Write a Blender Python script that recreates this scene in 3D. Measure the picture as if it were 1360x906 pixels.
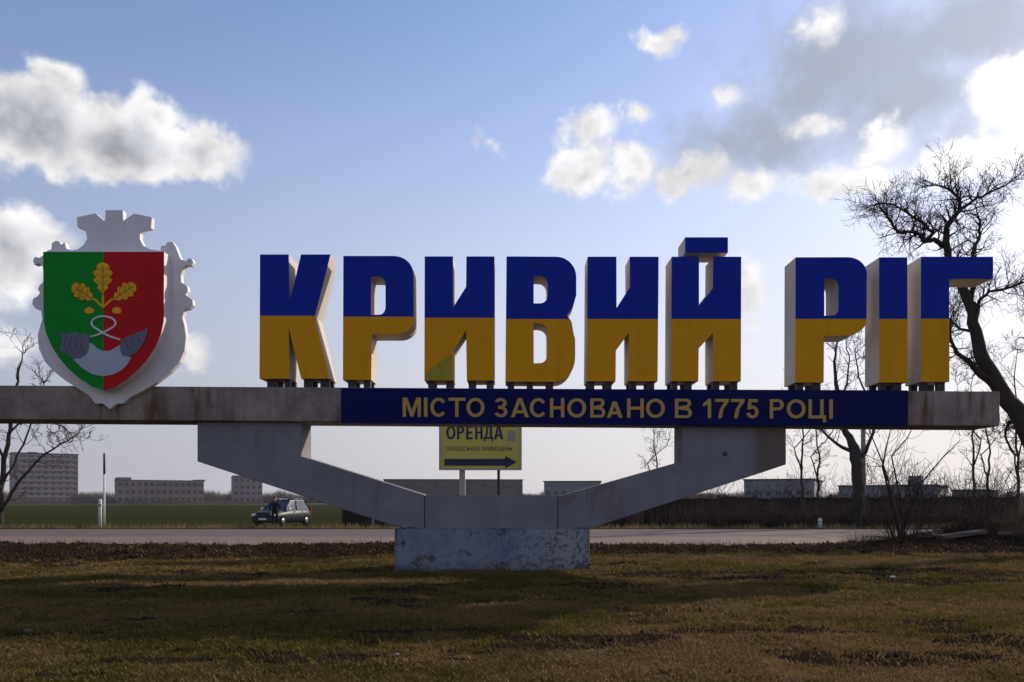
import bpy, bmesh, math, random
import numpy as np
from mathutils import Vector, Matrix
from mathutils.geometry import tessellate_polygon

# ------------------------------------------------------------------ reset
for o in list(bpy.data.objects):
    bpy.data.objects.remove(o)
scene = bpy.context.scene
COL = scene.collection
rad = math.radians

# ------------------------------------------------------------------ camera
EYE, FPX, CX, HZ = 1.6, 1100.0, 680.0, 665.0      # eye height, focal length in photo pixels, principal column, horizon row
cam = bpy.data.cameras.new('camera')
cam.sensor_width = 36.0
cam.lens = FPX / 1360.0 * 36.0
cam.shift_y = (HZ - 453.0) / 1360.0
cam.clip_start = 0.1
cam.clip_end = 20000.0
camo = bpy.data.objects.new('camera', cam)
camo.location = (0, 0, EYE)
camo.rotation_euler = (rad(90), 0, 0)
COL.objects.link(camo)
scene.camera = camo

# ------------------------------------------------------------------ light
SUN_AZ, SUN_EL = rad(50), rad(25.5)               # azimuth to the right of the view axis, elevation
sun_dir = Vector((math.sin(SUN_AZ) * math.cos(SUN_EL), math.cos(SUN_AZ) * math.cos(SUN_EL), math.sin(SUN_EL)))
sl = bpy.data.lights.new('sun', 'SUN')
sl.energy = 3.5
sl.angle = rad(0.6)
sl.color = (1.0, 0.90, 0.76)
so = bpy.data.objects.new('sun', sl)
so.rotation_euler = sun_dir.to_track_quat('Z', 'Y').to_euler()
so.location = (30, 30, 40)
COL.objects.link(so)

vs = scene.view_settings
vs.view_transform = 'Standard'
vs.look = 'None'
vs.exposure = 0.4
vs.gamma = 1.0
vs.use_curve_mapping = False
scene.cycles.max_bounces = 5
scene.cycles.diffuse_bounces = 3
scene.cycles.glossy_bounces = 2
scene.cycles.volume_bounces = 0
scene.cycles.transparent_max_bounces = 8


# ------------------------------------------------------------------ node helpers
class NT:
    """small wrapper that writes node trees as expressions"""
    def __init__(self, tree):
        self.t = tree
        self.n = tree.nodes
        self.l = tree.links

    def put(self, sock, v):
        if v is None:
            return
        if isinstance(v, bpy.types.NodeSocket):
            self.l.new(v, sock)
        else:
            if sock.type == 'RGBA' and hasattr(v, '__len__') and len(v) == 3:
                v = (*v, 1.0)
            sock.default_value = v

    def math(self, op, a, b=None, c=None, clamp=False):
        nd = self.n.new('ShaderNodeMath')
        nd.operation = op
        nd.use_clamp = clamp
        self.put(nd.inputs[0], a)
        self.put(nd.inputs[1], b)
        self.put(nd.inputs[2], c)
        return nd.outputs[0]

    def vmath(self, op, a, b=None, s=None):
        nd = self.n.new('ShaderNodeVectorMath')
        nd.operation = op
        self.put(nd.inputs[0], a)
        self.put(nd.inputs[1], b)
        if s is not None:
            self.put(nd.inputs['Scale'], s)
        return nd.outputs[0]

    def noise(self, vec, scale, detail=4.0, rough=0.55, dist=0.0, out='Fac'):
        nd = self.n.new('ShaderNodeTexNoise')
        self.put(nd.inputs['Vector'], vec)
        nd.inputs['Scale'].default_value = scale
        nd.inputs['Detail'].default_value = detail
        nd.inputs['Roughness'].default_value = rough
        nd.inputs['Distortion'].default_value = dist
        return nd.outputs[out]

    def sstep(self, v, a, b, lo=0.0, hi=1.0):
        nd = self.n.new('ShaderNodeMapRange')
        nd.interpolation_type = 'SMOOTHSTEP'
        self.put(nd.inputs[0], v)
        nd.inputs[1].default_value = a
        nd.inputs[2].default_value = b
        nd.inputs[3].default_value = lo
        nd.inputs[4].default_value = hi
        return nd.outputs[0]

    def mix(self, f, a, b, mode='MIX'):
        nd = self.n.new('ShaderNodeMix')
        nd.data_type = 'RGBA'
        nd.blend_type = mode
        self.put(nd.inputs[0], f)
        self.put(nd.inputs[6], a)
        self.put(nd.inputs[7], b)
        return nd.outputs[2]

    def sep(self, v):
        nd = self.n.new('ShaderNodeSeparateXYZ')
        self.put(nd.inputs[0], v)
        return nd.outputs

    def comb(self, x, y, z):
        nd = self.n.new('ShaderNodeCombineXYZ')
        for i, v in enumerate((x, y, z)):
            self.put(nd.inputs[i], v)
        return nd.outputs[0]

    def scale(self, v, s):
        nd = self.n.new('ShaderNodeVectorMath')
        nd.operation = 'MULTIPLY'
        self.put(nd.inputs[0], v)
        nd.inputs[1].default_value = s
        return nd.outputs[0]

    def geo(self, out='Position'):
        return self.n.new('ShaderNodeNewGeometry').outputs[out]

    def objc(self):
        return self.n.new('ShaderNodeTexCoord').outputs['Object']

    def attr(self, name, out='Color'):
        nd = self.n.new('ShaderNodeAttribute')
        nd.attribute_name = name
        return nd.outputs[out]

    def bump(self, h, strength=0.3, dist=0.02):
        nd = self.n.new('ShaderNodeBump')
        nd.inputs['Strength'].default_value = strength
        nd.inputs['Distance'].default_value = dist
        self.put(nd.inputs['Height'], h)
        return nd.outputs[0]


def s2l(r, g, b):
    f = lambda c: (c / 255 / 12.92) if c / 255 <= 0.04045 else ((c / 255 + 0.055) / 1.055) ** 2.4
    return (f(r), f(g), f(b))


# ------------------------------------------------------------------ sky
def azel(px, py):
    dx, dz = (px - CX) / FPX, (HZ - py) / FPX
    return math.atan(dx), math.atan2(dz, math.sqrt(1 + dx * dx))


world = bpy.data.worlds.new('World')
scene.world = world
world.cycles.sampling_method = 'MANUAL'
world.cycles.sample_map_resolution = 512
world.use_nodes = True
wt = NT(world.node_tree)
wt.n.clear()
SKY_S = 0.12
sky = wt.n.new('ShaderNodeTexSky')
sky.sky_type = 'NISHITA'
sky.sun_disc = False
sky.sun_elevation = SUN_EL
sky.sun_rotation = SUN_AZ
sky.altitude = 50
sky.air_density = 1.0
sky.dust_density = 0.7
sky.ozone_density = 1.6
tc = wt.n.new('ShaderNodeTexCoord').outputs['Generated']

# clouds: (column, row, half width, half height, strength) of each bank, turned into azimuth and elevation
WHITE = [(20, 165, 150, 74, 1.7), (150, 188, 140, 56, 1.6), (275, 208, 72, 38, 1.0), (-140, 150, 200, 96, 1.7), (70, 108, 56, 28, .8), (215, 152, 60, 24, .7),
         (20, 335, 92, 62, 1.0), (-80, 370, 130, 70, 1.3), (10, 455, 50, 30, .7), (256, 470, 32, 26, .75),
         (868, 46, 42, 30, .85), (893, 27, 34, 18, .7), (770, 226, 56, 30, .85), (842, 226, 46, 32, .85), (775, 182, 50, 20, .65), (852, 163, 34, 18, .6),
         (920, 236, 70, 34, .85), (990, 250, 60, 28, .8), (1090, 242, 84, 36, .9), (1160, 236, 70, 26, .8), (1180, 188, 46, 28, .7),
         (1345, 118, 84, 46, .95), (1290, 208, 140, 30, .75), (1470, 150, 150, 120, 1.1), (1000, 385, 42, 46, .65), (960, 132, 46, 18, .5), (1105, 24, 34, 26, .42), (1085, 160, 64, 18, .55),
         (640, 195, 46, 16, .28)]
GREY = [(955, 200, 95, 46, .85), (1030, 180, 105, 58, .9), (1090, 120, 130, 70, .9), (1160, 85, 190, 100, 1.1), (1290, 40, 240, 90, 1.1), (1230, 140, 150, 70, 1.0), (1480, 30, 220, 120, 1.0)]


def cloud_group():
    g = bpy.data.node_groups.new('cloud_density', 'ShaderNodeTree')
    g.interface.new_socket('Vector', in_out='INPUT', socket_type='NodeSocketVector')
    g.interface.new_socket('White', in_out='OUTPUT', socket_type='NodeSocketFloat')
    g.interface.new_socket('Grey', in_out='OUTPUT', socket_type='NodeSocketFloat')
    t = NT(g)
    gi = g.nodes.new('NodeGroupInput')
    go = g.nodes.new('NodeGroupOutput')
    d = t.vmath('NORMALIZE', gi.outputs[0])
    warp = t.noise(d, 9.0, 3.0, 0.55, out='Color')
    w = t.vmath('SUBTRACT', warp, (0.5, 0.5, 0.5))
    warp2 = t.noise(d, 34.0, 3.0, 0.6, out='Color')
    w2 = t.vmath('SUBTRACT', warp2, (0.5, 0.5, 0.5))
    dd = t.vmath('ADD', d, t.vmath('ADD', t.vmath('SCALE', w, s=0.07), t.vmath('SCALE', w2, s=0.028)))
    x, y, z = t.sep(t.vmath('NORMALIZE', dd))
    az = t.math('ARCTAN2', x, y)
    el = t.math('ARCSINE', z)
    fine = t.math('SUBTRACT', t.noise(d, 17.0, 6.0, 0.63), 0.5)

    def bank(lst):
        acc = None
        for (px, py, rx, ry, s) in lst:
            a, e = azel(px, py)
            k = math.cos(a) ** 2
            ra, re = rx / FPX * k, ry / FPX * math.cos(a)
            u = t.math('DIVIDE', t.math('SUBTRACT', az, a), ra)
            v = t.math('DIVIDE', t.math('SUBTRACT', el, e), re)
            r = t.math('SQRT', t.math('ADD', t.math('MULTIPLY', u, u), t.math('MULTIPLY', v, v)))
            b = t.math('MULTIPLY', t.math('SUBTRACT', 1.0, r), s)
            b = t.math('ADD', b, 0.0)
            acc = b if acc is None else t.math('SMOOTH_MAX', acc, b, 0.22)
        return acc
    # the same broken cumulus all round the horizon, outside the part that was charted
    gen = t.math('SUBTRACT', t.math('MULTIPLY', t.noise(t.scale(d, (1, 1, 2.2)), 2.6, 4.0, 0.5), 3.2), 1.75)
    away = t.math('MAXIMUM', t.sstep(t.math('ABSOLUTE', az), 0.66, 0.95), t.sstep(el, 0.56, 0.8))
    gen = t.math('SUBTRACT', t.math('MULTIPLY', t.math('ADD', gen, 1.0), away), 1.0)
    white = t.math('MAXIMUM', bank(WHITE), gen)
    grey = bank(GREY)
    t.put(go.inputs[0], t.math('ADD', white, t.math('MULTIPLY', fine, 1.5)))
    t.put(go.inputs[1], t.math('ADD', grey, t.math('MULTIPLY', fine, 1.5)))
    return g


cg = cloud_group()


def cloud_at(vec):
    nd = wt.n.new('ShaderNodeGroup')
    nd.node_tree = cg
    wt.put(nd.inputs[0], vec)
    return nd.outputs


c0 = cloud_at(tc)
nd0 = wt.vmath('NORMALIZE', tc)
puff0 = wt.noise(nd0, 17.0, 4.0, 0.6)
puff1 = wt.noise(wt.vmath('ADD', nd0, tuple(sun_dir * 0.022 + Vector((0, 0, 0.014)))), 17.0, 3.0, 0.6)
a_w = wt.sstep(c0[0], -0.02, 0.50)
a_g = wt.sstep(c0[1], -0.30, 0.85, 0.0, 0.92)
lit = wt.sstep(wt.math('SUBTRACT', puff0, puff1), -0.22, 0.22)
thick = wt.sstep(c0[0], 0.45, 1.35)
w_lum = wt.math('ADD', wt.math('SUBTRACT', 0.56, wt.math('MULTIPLY', thick, 0.27)), wt.math('MULTIPLY', lit, 0.22))
K = 1.0 / SKY_S
sd = wt.n.new('ShaderNodeVectorMath')
sd.operation = 'DOT_PRODUCT'
wt.put(sd.inputs[0], wt.vmath('NORMALIZE', tc))
sd.inputs[1].default_value = tuple(sun_dir)
near = wt.sstep(sd.outputs['Value'], 0.86, 1.0)                   # clouds round the sun scatter more of its light forward
w_lum = wt.math('ADD', w_lum, wt.math('MULTIPLY', near, 0.45))
cw = wt.vmath('SCALE', wt.mix(thick, (1.0, 0.985, 0.995), (0.93, 0.95, 1.04)), s=wt.math('MULTIPLY', w_lum, K))
cgry = wt.vmath('SCALE', (0.82, 0.90, 1.08), s=wt.math('MULTIPLY', wt.math('ADD', 0.36, wt.math('MULTIPLY', near, 0.12)), K))
# a layer of dry spring haze lies round the whole horizon; it is whiter on the sun's side
elv = wt.math('ARCSINE', wt.sep(wt.vmath('NORMALIZE', tc))[2])
side = wt.sstep(sd.outputs['Value'], 0.15, 0.98)
hazec = wt.vmath('SCALE', wt.mix(side, (0.335, 0.335, 0.385), (0.66, 0.625, 0.62)), s=K)
hz_f = wt.math('MULTIPLY', wt.sstep(elv, 0.58, -0.01), 0.96)
skyt = wt.vmath('MULTIPLY', sky.outputs[0], (1.04, 1.0, 1.13))
base = wt.mix(hz_f, skyt, hazec)
skyc = wt.mix(a_g, base, cgry)
skyc = wt.mix(a_w, skyc, cw)
bg = wt.n.new('ShaderNodeBackground')
bg.inputs['Strength'].default_value = SKY_S
wt.put(bg.inputs['Color'], skyc)
wo = wt.n.new('ShaderNodeOutputWorld')
wt.l.new(bg.outputs[0], wo.inputs['Surface'])


# ------------------------------------------------------------------ materials
MATS = {}


def mat(name, fn):
    if name in MATS:
        return MATS[name]
    m = bpy.data.materials.new(name)
    m.use_nodes = True
    t = NT(m.node_tree)
    t.n.clear()
    out = t.n.new('ShaderNodeOutputMaterial')
    p = t.n.new('ShaderNodeBsdfPrincipled')
    t.l.new(p.outputs[0], out.inputs[0])
    t.p, t.out = p, out
    fn(t)
    MATS[name] = m
    return m


def plain(name, col, rough=0.6, var=0.12, scale=3.0, metal=0.0, spec=None, bump=0.0, bscale=30.0):
    def fn(t):
        c = t.geo()
        n = t.noise(c, scale, 5.0, 0.6)
        n2 = t.noise(c, scale * 9, 3.0, 0.6)
        k = t.math('ADD', t.math('MULTIPLY', t.math('SUBTRACT', n, 0.5), 2 * var), t.math('MULTIPLY', t.math('SUBTRACT', n2, 0.5), var))
        t.put(t.p.inputs['Base Color'], t.vmath('SCALE', col, s=t.math('ADD', 1.0, k)))
        t.put(t.p.inputs['Roughness'], t.math('ADD', rough, t.math('MULTIPLY', k, 0.5)))
        t.p.inputs['Metallic'].default_value = metal
        t.p.inputs['Specular IOR Level'].default_value = (0.04 if rough >= 0.8 else 0.4) if spec is None else spec
        if bump:
            t.put(t.p.inputs['Normal'], t.bump(t.noise(c, bscale, 4.0), bump, 0.01))
    return mat(name, fn)


def concrete_fn(base, dark, rust=0.0, streak=1.0, stain=None):
    def fn(t):
        c = t.geo()
        n = t.noise(c, 1.1, 6.0, 0.62)
        n2 = t.noise(c, 7.0, 5.0, 0.65)
        st = t.noise(t.scale(c, (5.0, 5.0, 0.35)), 1.0, 4.0, 0.6)
        col = t.mix(t.sstep(n, 0.3, 0.72), dark, base)
        col = t.mix(t.math('MULTIPLY', t.sstep(n2, 0.5, 0.8), 0.35), col, tuple(v * 1.35 for v in base))
        col = t.mix(t.math('MULTIPLY', t.sstep(st, 0.52, 0.75), 0.45 * streak), col, tuple(v * 0.55 for v in dark))
        if rust:
            r = t.noise(t.scale(c, (2.3, 2.3, 0.28)), 1.0, 5.0, 0.7)
            r2 = t.noise(c, 0.45, 2.0)
            f = t.math('MULTIPLY', t.sstep(r, 0.46, 0.66), t.sstep(r2, 0.44, 0.58))
            col = t.mix(t.math('MULTIPLY', f, rust), col, (0.12, 0.055, 0.03))
        if stain:
            x = t.math('ADD', t.sep(c)[0], t.math('MULTIPLY', t.math('SUBTRACT', st, 0.5), 0.5))
            col = t.mix(t.math('MULTIPLY', t.sstep(x, stain[0], stain[1]), t.sstep(n2, 0.2, 0.6, 0.55, 0.95)), col, stain[2])
        t.put(t.p.inputs['Base Color'], col)
        t.p.inputs['Roughness'].default_value = 0.88
        t.p.inputs['Specular IOR Level'].default_value = 0.25
        t.put(t.p.inputs['Normal'], t.bump(t.math('ADD', n2, t.noise(c, 60.0, 3.0)), 0.35, 0.012))
    return fn


M_BEAM = mat('beam_concrete', concrete_fn((0.34, 0.275, 0.24), (0.17, 0.13, 0.115), rust=1.0, streak=1.3))
M_ARM = mat('arm_concrete', concrete_fn((0.215, 0.205, 0.22), (0.172, 0.164, 0.178), rust=0.6, streak=0.5, stain=(5.45, 5.75, (0.14, 0.105, 0.085))))


def base_fn(t):
    c = t.geo()
    n = t.noise(c, 2.2, 8.0, 0.7)
    n2 = t.noise(t.vmath('ADD', c, (7.3, 1.1, 4.0)), 9.0, 6.0, 0.7)
    x, y, z = t.sep(c)
    conc = t.mix(t.sstep(n2, 0.3, 0.7), (0.04, 0.036, 0.034), (0.10, 0.09, 0.085))
    paint = t.mix(t.sstep(t.noise(c, 1.3, 4.0), 0.35, 0.6), (0.085, 0.12, 0.20), (0.19, 0.205, 0.25))
    white = t.mix(t.sstep(x, -0.6, 1.2), paint, (0.25, 0.25, 0.275))
    chip = t.math('MAXIMUM', t.sstep(n, 0.55, 0.585), t.math('MULTIPLY', t.sstep(n2, 0.54, 0.57), t.sstep(x, -1.0, 1.4, 0.35, 1.0)))
    low = t.math('MULTIPLY', t.sstep(z, 0.30, 0.0), t.sstep(n2, 0.35, 0.6))
    col = t.mix(t.math('MULTIPLY', chip, 0.9), white, conc)
    col = t.mix(t.math('MULTIPLY', low, 0.7), col, (0.09, 0.07, 0.05))
    t.put(t.p.inputs['Base Color'], col)
    t.p.inputs['Roughness'].default_value = 0.85
    t.put(t.p.inputs['Normal'], t.bump(t.math('SUBTRACT', n2, chip), 0.6, 0.012))


M_BASE = mat('peeling_paint', base_fn)


def sheet_fn(col, rough=0.45, dirt=(0.05, 0.045, 0.04), amount=0.25):
    """painted sheet metal: faint buckling, rain streaks, dust"""
    def fn(t):
        c = t.geo()
        st = t.noise(t.scale(c, (6.0, 6.0, 0.5)), 1.0, 4.0, 0.6)
        n = t.noise(c, 1.6, 5.0, 0.6)
        k = t.math('MULTIPLY', t.sstep(st, 0.45, 0.8), t.sstep(n, 0.3, 0.8))
        base = t.vmath('SCALE', col, s=t.math('ADD', 0.88, t.math('MULTIPLY', n, 0.24)))
        t.put(t.p.inputs['Base Color'], t.mix(t.math('MULTIPLY', k, amount * 2), base, dirt))
        t.put(t.p.inputs['Roughness'], t.math('ADD', rough, t.math('MULTIPLY', n, 0.25)))
        t.p.inputs['Specular IOR Level'].default_value = 0.10
        t.put(t.p.inputs['Normal'], t.bump(t.noise(c, 0.9, 2.0), 0.12, 0.05))
    return fn


M_BLUE = mat('blue_sheet', sheet_fn((0.0035, 0.024, 0.330), dirt=(0.012, 0.02, 0.12), amount=0.2))
M_YEL = mat('yellow_sheet', sheet_fn((0.74, 0.315, 0.004), dirt=(0.28, 0.10, 0.008), amount=0.2))
M_OLIVE = mat('olive_reflection', sheet_fn((0.36, 0.30, 0.03)))  # colour standing in for light reflected on a yellow letter face
M_CREAM = mat('cream_sheet', sheet_fn((0.56, 0.49, 0.43), dirt=(0.22, 0.15, 0.11), amount=0.3))
M_NAVY = mat('navy_panel', sheet_fn((0.003, 0.006, 0.075), rough=0.6, dirt=(0.01, 0.01, 0.03), amount=0.15))
M_DULLYEL = plain('dull_yellow_paint', (0.50, 0.30, 0.06), 0.55, 0.15)
M_FOOT = plain('dark_steel', (0.035, 0.03, 0.032), 0.6, 0.3, 8.0)
M_PLATE = mat('silver_plate', sheet_fn((0.72, 0.69, 0.69), rough=0.5, dirt=(0.30, 0.28, 0.29)))
M_RIM = mat('white_rim', sheet_fn((0.72, 0.68, 0.66), dirt=(0.35, 0.3, 0.28)))
M_GREEN = mat('green_enamel', sheet_fn((0.0015, 0.240, 0.020), dirt=(0.01, 0.08, 0.02), amount=0.15))
M_RED = mat('red_enamel', sheet_fn((0.500, 0.008, 0.012), dirt=(0.15, 0.01, 0.012), amount=0.15))
M_GOLD = mat('gold_paint', sheet_fn((0.80, 0.40, 0.012), dirt=(0.30, 0.12, 0.01), amount=0.4))
M_GOLDD = plain('dark_gold_paint', (0.30, 0.13, 0.01), 0.5)
M_SILV = mat('silver_paint', sheet_fn((0.42, 0.44, 0.52)))
M_FLASK = mat('flask_grey', sheet_fn((0.15, 0.16, 0.21)))
M_FLASKD = plain('flask_dark', (0.075, 0.08, 0.11), 0.5)
M_ROPE = plain('white_rope', (0.72, 0.72, 0.72), 0.6)


# ------------------------------------------------------------------ object helpers
def link(o):
    COL.objects.link(o)
    return o


def tag(o, label, cat, group=None):
    o['label'] = label
    o['category'] = cat
    if group:
        o['group'] = group
    return o


def thing(name, loc, label, cat, group=None):
    o = bpy.data.objects.new(name, None)
    o.empty_display_size = 0.3
    o.location = loc
    link(o)
    return tag(o, label, cat, group)


def root_loc(o):
    v = Vector((0, 0, 0))
    while o is not None:
        v += o.location
        o = o.parent
    return v


def mesh_obj(name, verts, faces, m, parent=None, smooth=False, loc=None):
    """verts in world coordinates; the object sits at its parent's origin (or at loc)"""
    me = bpy.data.meshes.new(name)
    base = root_loc(parent) if parent else Vector(loc or (0, 0, 0))
    me.from_pydata([(v[0] - base.x, v[1] - base.y, v[2] - base.z) for v in verts], [], faces)
    ms = m if isinstance(m, (list, tuple)) else [m]
    for q in ms:
        me.materials.append(q)
    if smooth:
        me.polygons.foreach_set('use_smooth', [True] * len(me.polygons))
    me.update()
    o = bpy.data.objects.new(name, me)
    if parent:
        o.parent = parent
    elif loc:
        o.location = loc
    return link(o)


def np_obj(name, V, F, m, tint=None, parent=None):
    """big mesh from numpy arrays: F is (n, k)"""
    me = bpy.data.meshes.new(name)
    n, k = F.shape
    V = np.asarray(V, np.float32)
    if parent is not None:
        V = V - np.array(root_loc(parent), np.float32)
    me.vertices.add(len(V))
    me.vertices.foreach_set('co', V.ravel())
    me.loops.add(n * k)
    me.loops.foreach_set('vertex_index', F.astype(np.int32).ravel())
    me.polygons.add(n)
    me.polygons.foreach_set('loop_start', np.arange(0, n * k, k, dtype=np.int32))
    me.polygons.foreach_set('loop_total', np.full(n, k, np.int32))
    if tint is not None:
        a = me.attributes.new('tint', 'FLOAT_COLOR', 'POINT')
        a.data.foreach_set('color', np.concatenate([tint, np.ones((len(tint), 1))], 1).astype(np.float32).ravel())
    me.materials.append(m)
    me.update(calc_edges=True)
    me.validate()
    o = bpy.data.objects.new(name, me)
    if parent is not None:
        o.parent = parent
    return link(o)


def struct(o, kind='structure'):
    o['kind'] = kind
    return o


def at(px, py, D):
    """photo pixel at distance D along the view axis"""
    return Vector(((px - CX) / FPX * D, D, EYE + (HZ - py) / FPX * D))


def prism(name, loops, D, depth, m, parent=None, cut=None, px=True, bevel=0.0, loc=None):
    """outline (first loop) with holes, facing the road at distance D and 'depth' thick.
    cut = (z, 'above' | 'below') keeps one side."""
    pl = [[(at(*p, D) if px else Vector((p[0], D, p[1]))) for p in lp] for lp in loops]
    flat = [v for lp in pl for v in lp]
    tris = tessellate_polygon([[Vector((v.x, v.z, 0)) for v in lp] for lp in pl])
    n = len(flat)
    bm = bmesh.new()
    fv = [bm.verts.new(v) for v in flat]
    bv = [bm.verts.new(v + Vector((0, depth, 0))) for v in flat]
    for (a, b, c) in tris:
        for q in ((fv[a], fv[b], fv[c]), (bv[c], bv[b], bv[a])):
            try:
                bm.faces.new(q)
            except ValueError:
                pass
    k = 0
    for lp in pl:
        m_ = len(lp)
        for i in range(m_):
            a, b = k + i, k + (i + 1) % m_
            bm.faces.new((fv[a], fv[b], bv[b], bv[a]))
        k += m_
    bmesh.ops.recalc_face_normals(bm, faces=bm.faces[:])
    bmesh.ops.dissolve_limit(bm, angle_limit=0.001, verts=bm.verts[:], edges=bm.edges[:])
    if cut:
        z, side = cut
        bmesh.ops.bisect_plane(bm, geom=bm.verts[:] + bm.edges[:] + bm.faces[:], plane_co=(0, 0, z), plane_no=(0, 0, 1),
                               clear_inner=(side == 'above'), clear_outer=(side == 'below'))
    if bevel:
        ed = [e for e in bm.edges if len(e.link_faces) == 2 and e.calc_face_angle(0) > 0.6]
        bmesh.ops.bevel(bm, geom=ed, offset=bevel, segments=1, affect='EDGES')
    base = root_loc(parent) if parent else Vector(loc or (0, 0, 0))
    bmesh.ops.translate(bm, vec=-base, verts=bm.verts[:])
    me = bpy.data.meshes.new(name)
    bm.to_mesh(me)
    bm.free()
    me.materials.append(m)
    o = bpy.data.objects.new(name, me)
    if parent:
        o.parent = parent
    elif loc:
        o.location = loc
    return link(o)


BOXF = [(0, 3, 2, 1), (4, 5, 6, 7), (0, 1, 5, 4), (1, 2, 6, 5), (2, 3, 7, 6), (3, 0, 4, 7)]


def box_v(x0, x1, y0, y1, z0, z1):
    return [(x0, y0, z0), (x1, y0, z0), (x1, y1, z0), (x0, y1, z0), (x0, y0, z1), (x1, y0, z1), (x1, y1, z1), (x0, y1, z1)]


def box(name, x0, x1, y0, y1, z0, z1, m, parent=None, bevel=0.0):
    base = root_loc(parent) if parent else Vector((0, 0, 0))
    bm = bmesh.new()
    vv = [bm.verts.new(Vector(v) - base) for v in box_v(x0, x1, y0, y1, z0, z1)]
    for f in BOXF:
        bm.faces.new([vv[i] for i in f])
    if bevel:
        bmesh.ops.bevel(bm, geom=bm.edges[:], offset=bevel, segments=2, affect='EDGES')
    me = bpy.data.meshes.new(name)
    bm.to_mesh(me)
    bm.free()
    me.materials.append(m)
    o = bpy.data.objects.new(name, me)
    if parent:
        o.parent = parent
    return link(o)


class Tubes:
    """collects tapered tubes into one vertex / face list"""
    def __init__(self):
        self.v, self.f = [], []

    def tube(self, pts, radii, sides=6):
        n0 = len(self.v)
        pts = [Vector(p) for p in pts]
        prev = None
        for i, p in enumerate(pts):
            d = (pts[min(i + 1, len(pts) - 1)] - pts[max(i - 1, 0)])
            if d.length < 1e-9:
                d = Vector((0, 0, 1))
            d.normalize()
            if prev is None:
                a = d.orthogonal().normalized()
            else:
                a = (prev - d * prev.dot(d))
                a = a.normalized() if a.length > 1e-6 else d.orthogonal().normalized()
            prev = a
            b = d.cross(a)
            for s in range(sides):
                q = 2 * math.pi * s / sides
                self.v.append(p + (a * math.cos(q) + b * math.sin(q)) * radii[i])
        for i in range(len(pts) - 1):
            for s in range(sides):
                s2 = (s + 1) % sides
                self.f.append((n0 + i * sides + s, n0 + i * sides + s2, n0 + (i + 1) * sides + s2, n0 + (i + 1) * sides + s))
        self.f.append(tuple(n0 + s for s in range(sides))[::-1])
        self.f.append(tuple(n0 + (len(pts) - 1) * sides + s for s in range(sides)))

    def build(self, name, m, parent=None, smooth=True, loc=None):
        return mesh_obj(name, self.v, self.f, m, parent, smooth, loc)


# ------------------------------------------------------------------ ground shape
_rs = np.random.RandomState(7)
_tab = _rs.rand(256, 256).astype(np.float64)


def vnoise(x, y):
    xi, yi = np.floor(x).astype(int), np.floor(y).astype(int)
    fx, fy = x - xi, y - yi
    fx, fy = fx * fx * (3 - 2 * fx), fy * fy * (3 - 2 * fy)
    g = lambda a, b: _tab[a % 256, b % 256]
    return (g(xi, yi) * (1 - fx) + g(xi + 1, yi) * fx) * (1 - fy) + (g(xi, yi + 1) * (1 - fx) + g(xi + 1, yi + 1) * fx) * fy


def fbm(x, y, o=4):
    s, a, t = 0.0, 0.5, 0.0
    for i in range(o):
        s = s + a * vnoise(x * 2 ** i + 17.3 * i, y * 2 ** i + 5.1 * i)
        t += a
        a *= 0.5
    return s / t


def sst(v, a, b):
    t = np.clip((v - a) / (b - a), 0, 1)
    return t * t * (3 - 2 * t)


def gpx(px, py):
    D = EYE * FPX / (py - HZ)
    return (px - CX) / FPX * D, D


# bare earth: (x, y, half width, half depth) of the torn patches in the lawn
PATCH = [(*gpx(770, 852), 1.1, .42), (*gpx(700, 860), .6, .25), (*gpx(850, 850), .7, .3), (*gpx(1130, 872), 1.2, .35), (*gpx(1060, 866), .6, .2), (*gpx(1230, 876), 1.0, .3),
         (*gpx(1320, 852), 1.0, .45), (*gpx(1400, 855), 1.0, .5), (*gpx(1000, 842), 1.2, .25), (*gpx(1130, 840), 1.3, .2), (*gpx(920, 896), .8, .2),
         (*gpx(1255, 760), 3.2, .9), (*gpx(1330, 772), 3.0, .7), (*gpx(1010, 760), 2.2, .6), (*gpx(1040, 768), 1.5, .5), (*gpx(820, 752), 1.6, .35), (*gpx(900, 762), 1.4, .35),
         (*gpx(200, 880), 1.0, .3), (*gpx(100, 900), .7, .2), (*gpx(560, 840), 1.2, .2), (*gpx(1180, 735), 4.0, .8)]


def soil_mask(x, y):
    n = fbm(x * 0.9 + 3, y * 0.9, 4)
    # the ploughed strip along the road: wide on the left, thin on the right
    near = np.interp(x, [-40, -14, -4, 3, 9, 16, 40], [20.6, 21.4, 23.2, 24.2, 24.4, 24.0, 23.2])
    m = sst(y, near - 0.5 + (n - 0.5) * 1.6, near + 0.5 + (n - 0.5) * 1.6) * sst(-y, -30.0, -29.0)
    for (cx, cy, rx, ry) in PATCH:
        r = np.sqrt(((x - cx) / rx) ** 2 + ((y - cy) / ry) ** 2)
        m = np.maximum(m, sst(1.35 - r + (n - 0.5) * 2.2, 0.1, 0.7) * 0.95)
    n2 = fbm(x * 0.55 + 40, y * 1.6 + 11, 4)
    m = np.maximum(m, sst(n2, 0.62, 0.70) * 0.7 * sst(y, 4, 8))
    return np.clip(m, 0, 1)


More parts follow.
